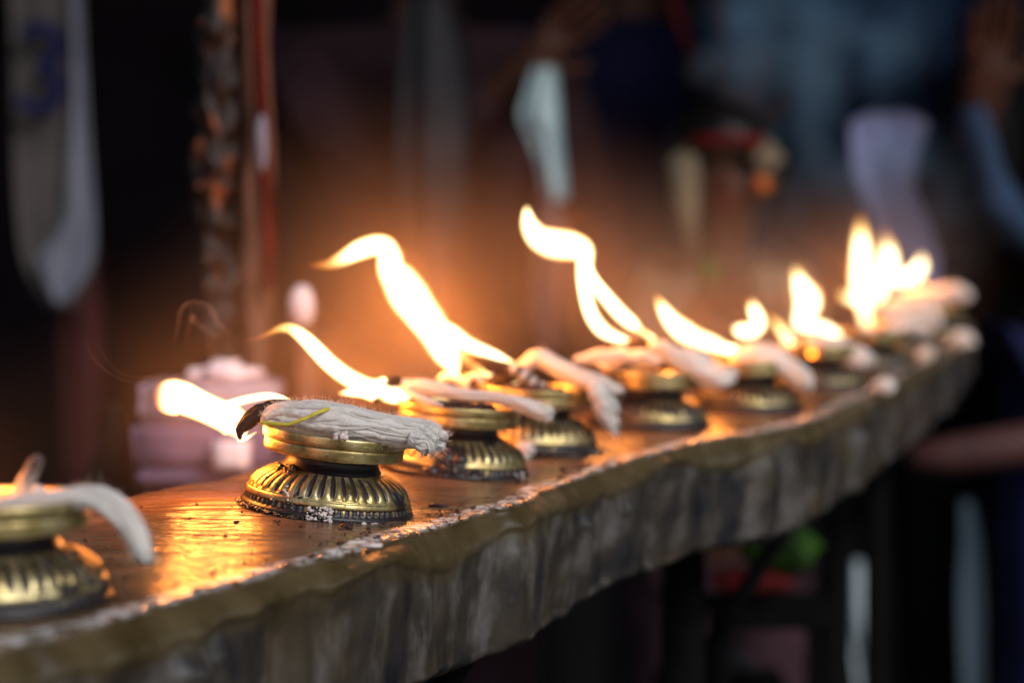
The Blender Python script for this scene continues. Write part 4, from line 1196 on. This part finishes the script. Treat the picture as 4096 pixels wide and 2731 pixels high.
def person(x, d, h, label, coat, trousers, sleeves=None, face=(0, -1), rhand=None, lhand=None, hairmt='hair', hood=None, width=1.0):
    """x: frame pixel of the body's middle, d: depth, h: height; hands: world points"""
    base = P(x, 232, d); X, Y = base.x, base.y
    k = h / 1.70
    root = empty('person', (X, Y, 0)); tag(root, label, 'person')
    f = Vector((face[0], face[1], 0)).normalized(); s = Vector((-f.y, f.x, 0)) * -1     # s: the person's right as seen from behind
    s = Vector((f.y, -f.x, 0))
    def L(a, b_, c): return Vector((X, Y, 0)) + s * a * k * width + f * b_ * k + Vector((0, 0, c * k))
    n = {}
    n['pelvis'] = (L(0, 0, .95), .13 * k * width); n['waist'] = (L(0, .01, 1.10), .115 * k * width); n['chest'] = (L(0, .01, 1.28), .135 * k * width)
    n['neckbase'] = (L(0, 0, 1.43), .07 * k); n['neck'] = (L(0, .01, 1.49), .052 * k); n['jaw'] = (L(0, .03, 1.555), .066 * k); n['skull'] = (L(0, .01, 1.625), .082 * k)
    for sg, hd in ((1, rhand), (-1, lhand)):
        t_ = 'r' if sg > 0 else 'l'
        n['hip' + t_] = (L(.09 * sg, 0, .90), .088 * k); n['knee' + t_] = (L(.10 * sg, .02, .50), .056 * k); n['ankle' + t_] = (L(.10 * sg, -.01, .09), .036 * k); n['toe' + t_] = (L(.11 * sg, .15, .035), .032 * k)
        n['sh' + t_] = (L(.185 * sg, 0, 1.39), .058 * k)
        shp = n['sh' + t_][0]
        hp = Vector(hd) if hd is not None else L(.25 * sg, .05, .76)
        mid = (shp + hp) / 2; ln = (hp - shp).length; up = .56 * k
        drop = math.sqrt(max(0.0, (up / 2) ** 2 - (ln / 2) ** 2)) if ln < up else 0
        el = mid + Vector((0, 0, -drop)) + s * .04 * sg
        n['el' + t_] = (el, .042 * k); n['wr' + t_] = (hp + (el - hp).normalized() * .08 * k, .027 * k); n['palm' + t_] = (hp, (.040 * k, .024 * k))
        dirh = (hp - el).normalized()
        sd = dirh.cross(Vector((0, 1, 0)));  sd = sd.normalized() if sd.length > .1 else s
        for q_, (o_, ln_) in enumerate(((-.026, .060), (-.009, .072), (.009, .068), (.025, .052))):
            n['f%d' % q_ + t_] = (hp + sd * o_ * k + dirh * (.045 * k), .0095 * k); n['g%d' % q_ + t_] = (hp + sd * o_ * k * 1.1 + dirh * ((.045 + ln_) * k) + f * .012 * k, .0075 * k)
        n['th' + t_] = (hp + sd * -.045 * k + dirh * .005, .0105 * k); n['ti' + t_] = (hp + sd * -.062 * k + dirh * .045 * k, .0085 * k)
    ed = [('pelvis', 'waist'), ('waist', 'chest'), ('chest', 'neckbase'), ('neckbase', 'neck'), ('neck', 'jaw'), ('jaw', 'skull')]
    for t_ in 'rl':
        ed += [('pelvis', 'hip' + t_), ('hip' + t_, 'knee' + t_), ('knee' + t_, 'ankle' + t_), ('ankle' + t_, 'toe' + t_), ('chest', 'sh' + t_), ('sh' + t_, 'el' + t_), ('el' + t_, 'wr' + t_), ('wr' + t_, 'palm' + t_)]
        for q_ in range(4): ed += [('palm' + t_, 'f%d' % q_ + t_), ('f%d' % q_ + t_, 'g%d' % q_ + t_)]
        ed += [('palm' + t_, 'th' + t_), ('th' + t_, 'ti' + t_)]
    body = skin_obj('body', n, ed, 'skin', root)
    # clothes
    c = {}
    for q_, g_ in (('pelvis', .035), ('waist', .035), ('chest', .04), ('neckbase', .02)): c[q_] = (n[q_][0], n[q_][1] + g_ * k)
    for t_ in 'rl':
        c['sh' + t_] = (n['sh' + t_][0], n['sh' + t_][1] + .022 * k); c['el' + t_] = (n['el' + t_][0], n['el' + t_][1] + .020 * k); c['wr' + t_] = (n['wr' + t_][0], n['wr' + t_][1] + .014 * k)
    ce = [('pelvis', 'waist'), ('waist', 'chest'), ('chest', 'neckbase')] + [e_ for t_ in 'rl' for e_ in (('chest', 'sh' + t_), ('sh' + t_, 'el' + t_), ('el' + t_, 'wr' + t_))]
    skin_obj('jacket', c, ce, coat, root)
    c = {'pelvis': (n['pelvis'][0], n['pelvis'][1] + .02 * k)}
    for t_ in 'rl':
        for q_, g_ in (('hip', .022), ('knee', .030), ('ankle', .030)): c[q_ + t_] = (n[q_ + t_][0], n[q_ + t_][1] + g_ * k)
    skin_obj('trousers', c, [e_ for t_ in 'rl' for e_ in (('pelvis', 'hip' + t_), ('hip' + t_, 'knee' + t_), ('knee' + t_, 'ankle' + t_))], trousers, root)
    # hair and face
    hc = n['skull'][0]
    mb = MB(); mb.blob(hc - f * .022 * k + Vector((0, 0, .018 * k)), (.088 * k, .088 * k, .092 * k), 3, .05, 4, 3); mb.build('hair', M[hairmt], root)
    for sg in (1, -1):
        mb = MB(); mb.blob(hc + f * .074 * k + s * .030 * sg * k - Vector((0, 0, .012 * k)), (.008 * k,) * 3, 2, 0); mb.build('eye', M['hair'], root)
        mb = MB(); mb.blob(hc + s * .080 * sg * k - Vector((0, 0, .02 * k)), (.012 * k, .018 * k, .030 * k), 2, .05); mb.build('ear', M['skin'], root)
    mb = MB(); mb.blob(hc + f * .088 * k - Vector((0, 0, .032 * k)), (.013 * k, .016 * k, .022 * k), 2, .05); mb.build('nose', M['skin'], root)
    mb = MB(); mb.blob(hc + f * .072 * k - Vector((0, 0, .072 * k)), (.024 * k, .010 * k, .007 * k), 2, .05); mb.build('mouth', M['redcloth'], root)
    return root, n

pl, nl = person(425, 3.0, 1.66, 'person in dark brown clothes behind the tall flames, holding a pale scarf', 'brownrobe', 'brownrobe', rhand=P(540, 52, 2.78))
# slate panel put in for the grey sheen down the brown coat
ob = cloth('sheen_panel', [(-10, 408, 452), (80, 400, 470), (180, 398, 468), (280, 404, 456), (420, 404, 450)], 2.76, 'greycloth', pl, .01, .012)
sc_ = cloth('white_scarf', [(66, 534, 556), (90, 526, 559), (115, 520, 561), (140, 530, 563), (165, 538, 565), (200, 544, 568)], 2.73, 'tealwhite', None, .012, .010)
tag(sc_, 'pale bluish white scarf hanging from a hand in the middle of the background', 'scarf')
sc_ = cloth('lilac_scarf', [(190, 536, 558), (230, 534, 568), (280, 532, 572), (330, 536, 566), (350, 546, 560)], 2.74, 'greycloth', None, .012, .010)
tag(sc_, 'long dull lilac cloth hanging below the pale scarf', 'cloth')
sc_.data.materials[0] = simple('dull_lilac_cloth', (.20, .15, .18), .85, .3, 9)
pn, nn_ = person(628, 3.4, 1.72, 'person in navy clothes standing in the middle of the crowd', 'navy', 'black')
mb = MB()
bag = empty('grey_bag', P(706, 70, 3.0)); tag(bag, 'soft grey bag between the navy and the blue jackets', 'bag')
mb = MB(); mb.blob(P(706, 72, 3.0), (.036, .03, .034), 3, .15, 1.5, 3); mb.build('pouch', M['greycloth'], bag)
mb = MB(); mb.tube([P(690, 50, 3.0), P(672, 3, 3.0), P(690, -70, 3.05), P(722, 5, 3.0), P(722, 48, 3.0)], .006, 8); mb.build('strap', M['redcloth'], bag)
pb, nb = person(884, 3.15, 1.86, 'person in a mottled blue jacket and black trousers with two white stripes', 'bluecloth', 'black', rhand=P(735, 120, 2.95), lhand=P(905, 240, 2.95))
sh_ = cloth('pale_blue_scarf', [(112, 868, 905), (124, 852, 926), (150, 854, 918), (185, 858, 912), (210, 872, 922), (245, 882, 934), (275, 890, 938), (340, 886, 930)], 2.80, 'paleblue', None, .015, .012, freq=4)
tag(sh_, 'pale blue shawl hanging in front of the blue jacket above the far flames', 'shawl')
pr, nr_ = person(1120, 2.9, 1.66, 'person in dark clothes at the right edge raising a blue-sleeved arm', 'black', 'navy', rhand=P(986, 76, 2.7))
mb = MB(); mb.tube([P(972, 108, 2.68), P(982, 150, 2.68), P(996, 190, 2.68), P(1030, 240, 2.72)], [.018, .022, .024, .026], 16); mb.build('blue_sleeve', M['sleeve'], pr)
ch, nc = person(720, 2.55, 1.26, 'child with black hair and cream clothes behind the slanting flame', 'cream', 'brownrobe', rhand=P(700, 330, 2.42), lhand=P(752, 335, 2.42), width=.72)
mb = MB()
hk = nc['skull'][0]
for sg in (-1, 1):
    mb = MB(); mb.tube([hk + Vector((sg * .048, -.03, .025)), hk + Vector((sg * .053, -.05, .0)), hk + Vector((sg * .050, -.06, -.025 - (.035 if sg < 0 else 0))), hk + Vector((sg * .042, -.06, -.045 - (.08 if sg < 0 else 0)))], [.010, .021, .017, .008], 12); mb.build('scarf_end', M['cream'], ch)
mb = MB(); mb.tube([hk + Vector((-.045, -.062, .022)), hk + Vector((0, -.078, .026)), hk + Vector((.045, -.062, .022))], .007, 10); mb.build('headband', M['redcloth'], ch)
mb = MB(); mb.blob(P(762, 184, 2.45), .010, 3, .1); ob = mb.build('orange_flower', M['orange']); tag(ob, 'small orange flower beside the child', 'flower')
mb = MB(); mb.blob(P(708, 272, 2.2), (.012, .012, .020), 3, .2, 1.4, 4); ob = mb.build('green_sprig', M['green']); tag(ob, 'small dull green sprig behind the slanting flame', 'sprig')

# lower right: track trousers with white stripes, rail, green bundle
tt = pb
cloth('stripe', [(560, 852, 862), (590, 848, 868), (640, 852, 874), (720, 862, 886), (800, 868, 888)], 2.98, 'stripe', tt, .006, .004)
cloth('stripe', [(500, 962, 972), (540, 962, 980), (600, 960, 984), (680, 962, 984), (800, 964, 984)], 2.98, 'stripe', tt, .006, .004)
br = empty('wooden_rail', P(1010, 455, 1.95)); tag(br, 'rounded brown wooden rail end at the lower right', 'rail')
mb = MB(); mb.tube([P(905, 462, 1.95), P(915, 458, 1.95), P(950, 455, 1.95), P(1050, 440, 1.95), P(1250, 420, 1.95)], [.004, .014, .020, .022, .022], 16); mb.build('bar', M['brownwood'], br)
mb = MB(); mb.tube([P(1240, 420, 1.95), P(1240, 1400, 1.95)], .02, 12); mb.build('upright', M['brownwood'], br)
gb = empty('green_bundle', P(785, 600, 1.75)); tag(gb, 'crumpled bright green bundle with a red band below the shelf', 'bundle')
mb = MB(); mb.blob(P(780, 544, 1.75), (.031, .022, .024), 3, .35, 1.9, 11); mb.build('wrap', M['green'], gb)
mb = MB(); mb.blob(P(752, 580, 1.75), (.036, .022, .010), 3, .2, 1.4, 12); mb.build('band', M['redcloth'], gb)
ta = P(770, 596, 1.78)
tb = empty('low_stand', (ta.x, ta.y, 0)); tag(tb, 'low dark stand under the green bundle', 'stand')
mb = MB(); mb.box((ta.x, ta.y, ta.z - .012), (.055, .05, .008), bev=.002); mb.build('top', M['iron'], tb, False)
for sx in (-1, 1):
    for sy in (-1, 1):
        mb = MB(); mb.box((ta.x + sx * .045, ta.y + sy * .04, (ta.z - .022) / 2), (.006, .006, (ta.z - .022) / 2), bev=.001); mb.build('leg', M['iron'], tb, False)
mb = MB(); mb.blob(P(722, 660, 1.9), (.036, .03, .009), 3, .2, 1.4, 22); ob = mb.build('lilac_cloth', M['greycloth']); tag(ob, 'dull lilac folded cloth at the bottom of the photo', 'cloth')
sa = P(722, 672, 1.9)
mb = MB(); mb.box((sa.x, sa.y, (sa.z - .004) / 2), (.06, .05, (sa.z - .004) / 2), bev=.003); ob = mb.build('dark_crate', M['iron'], smooth=False); tag(ob, 'dark crate under the dull lilac cloth', 'crate')
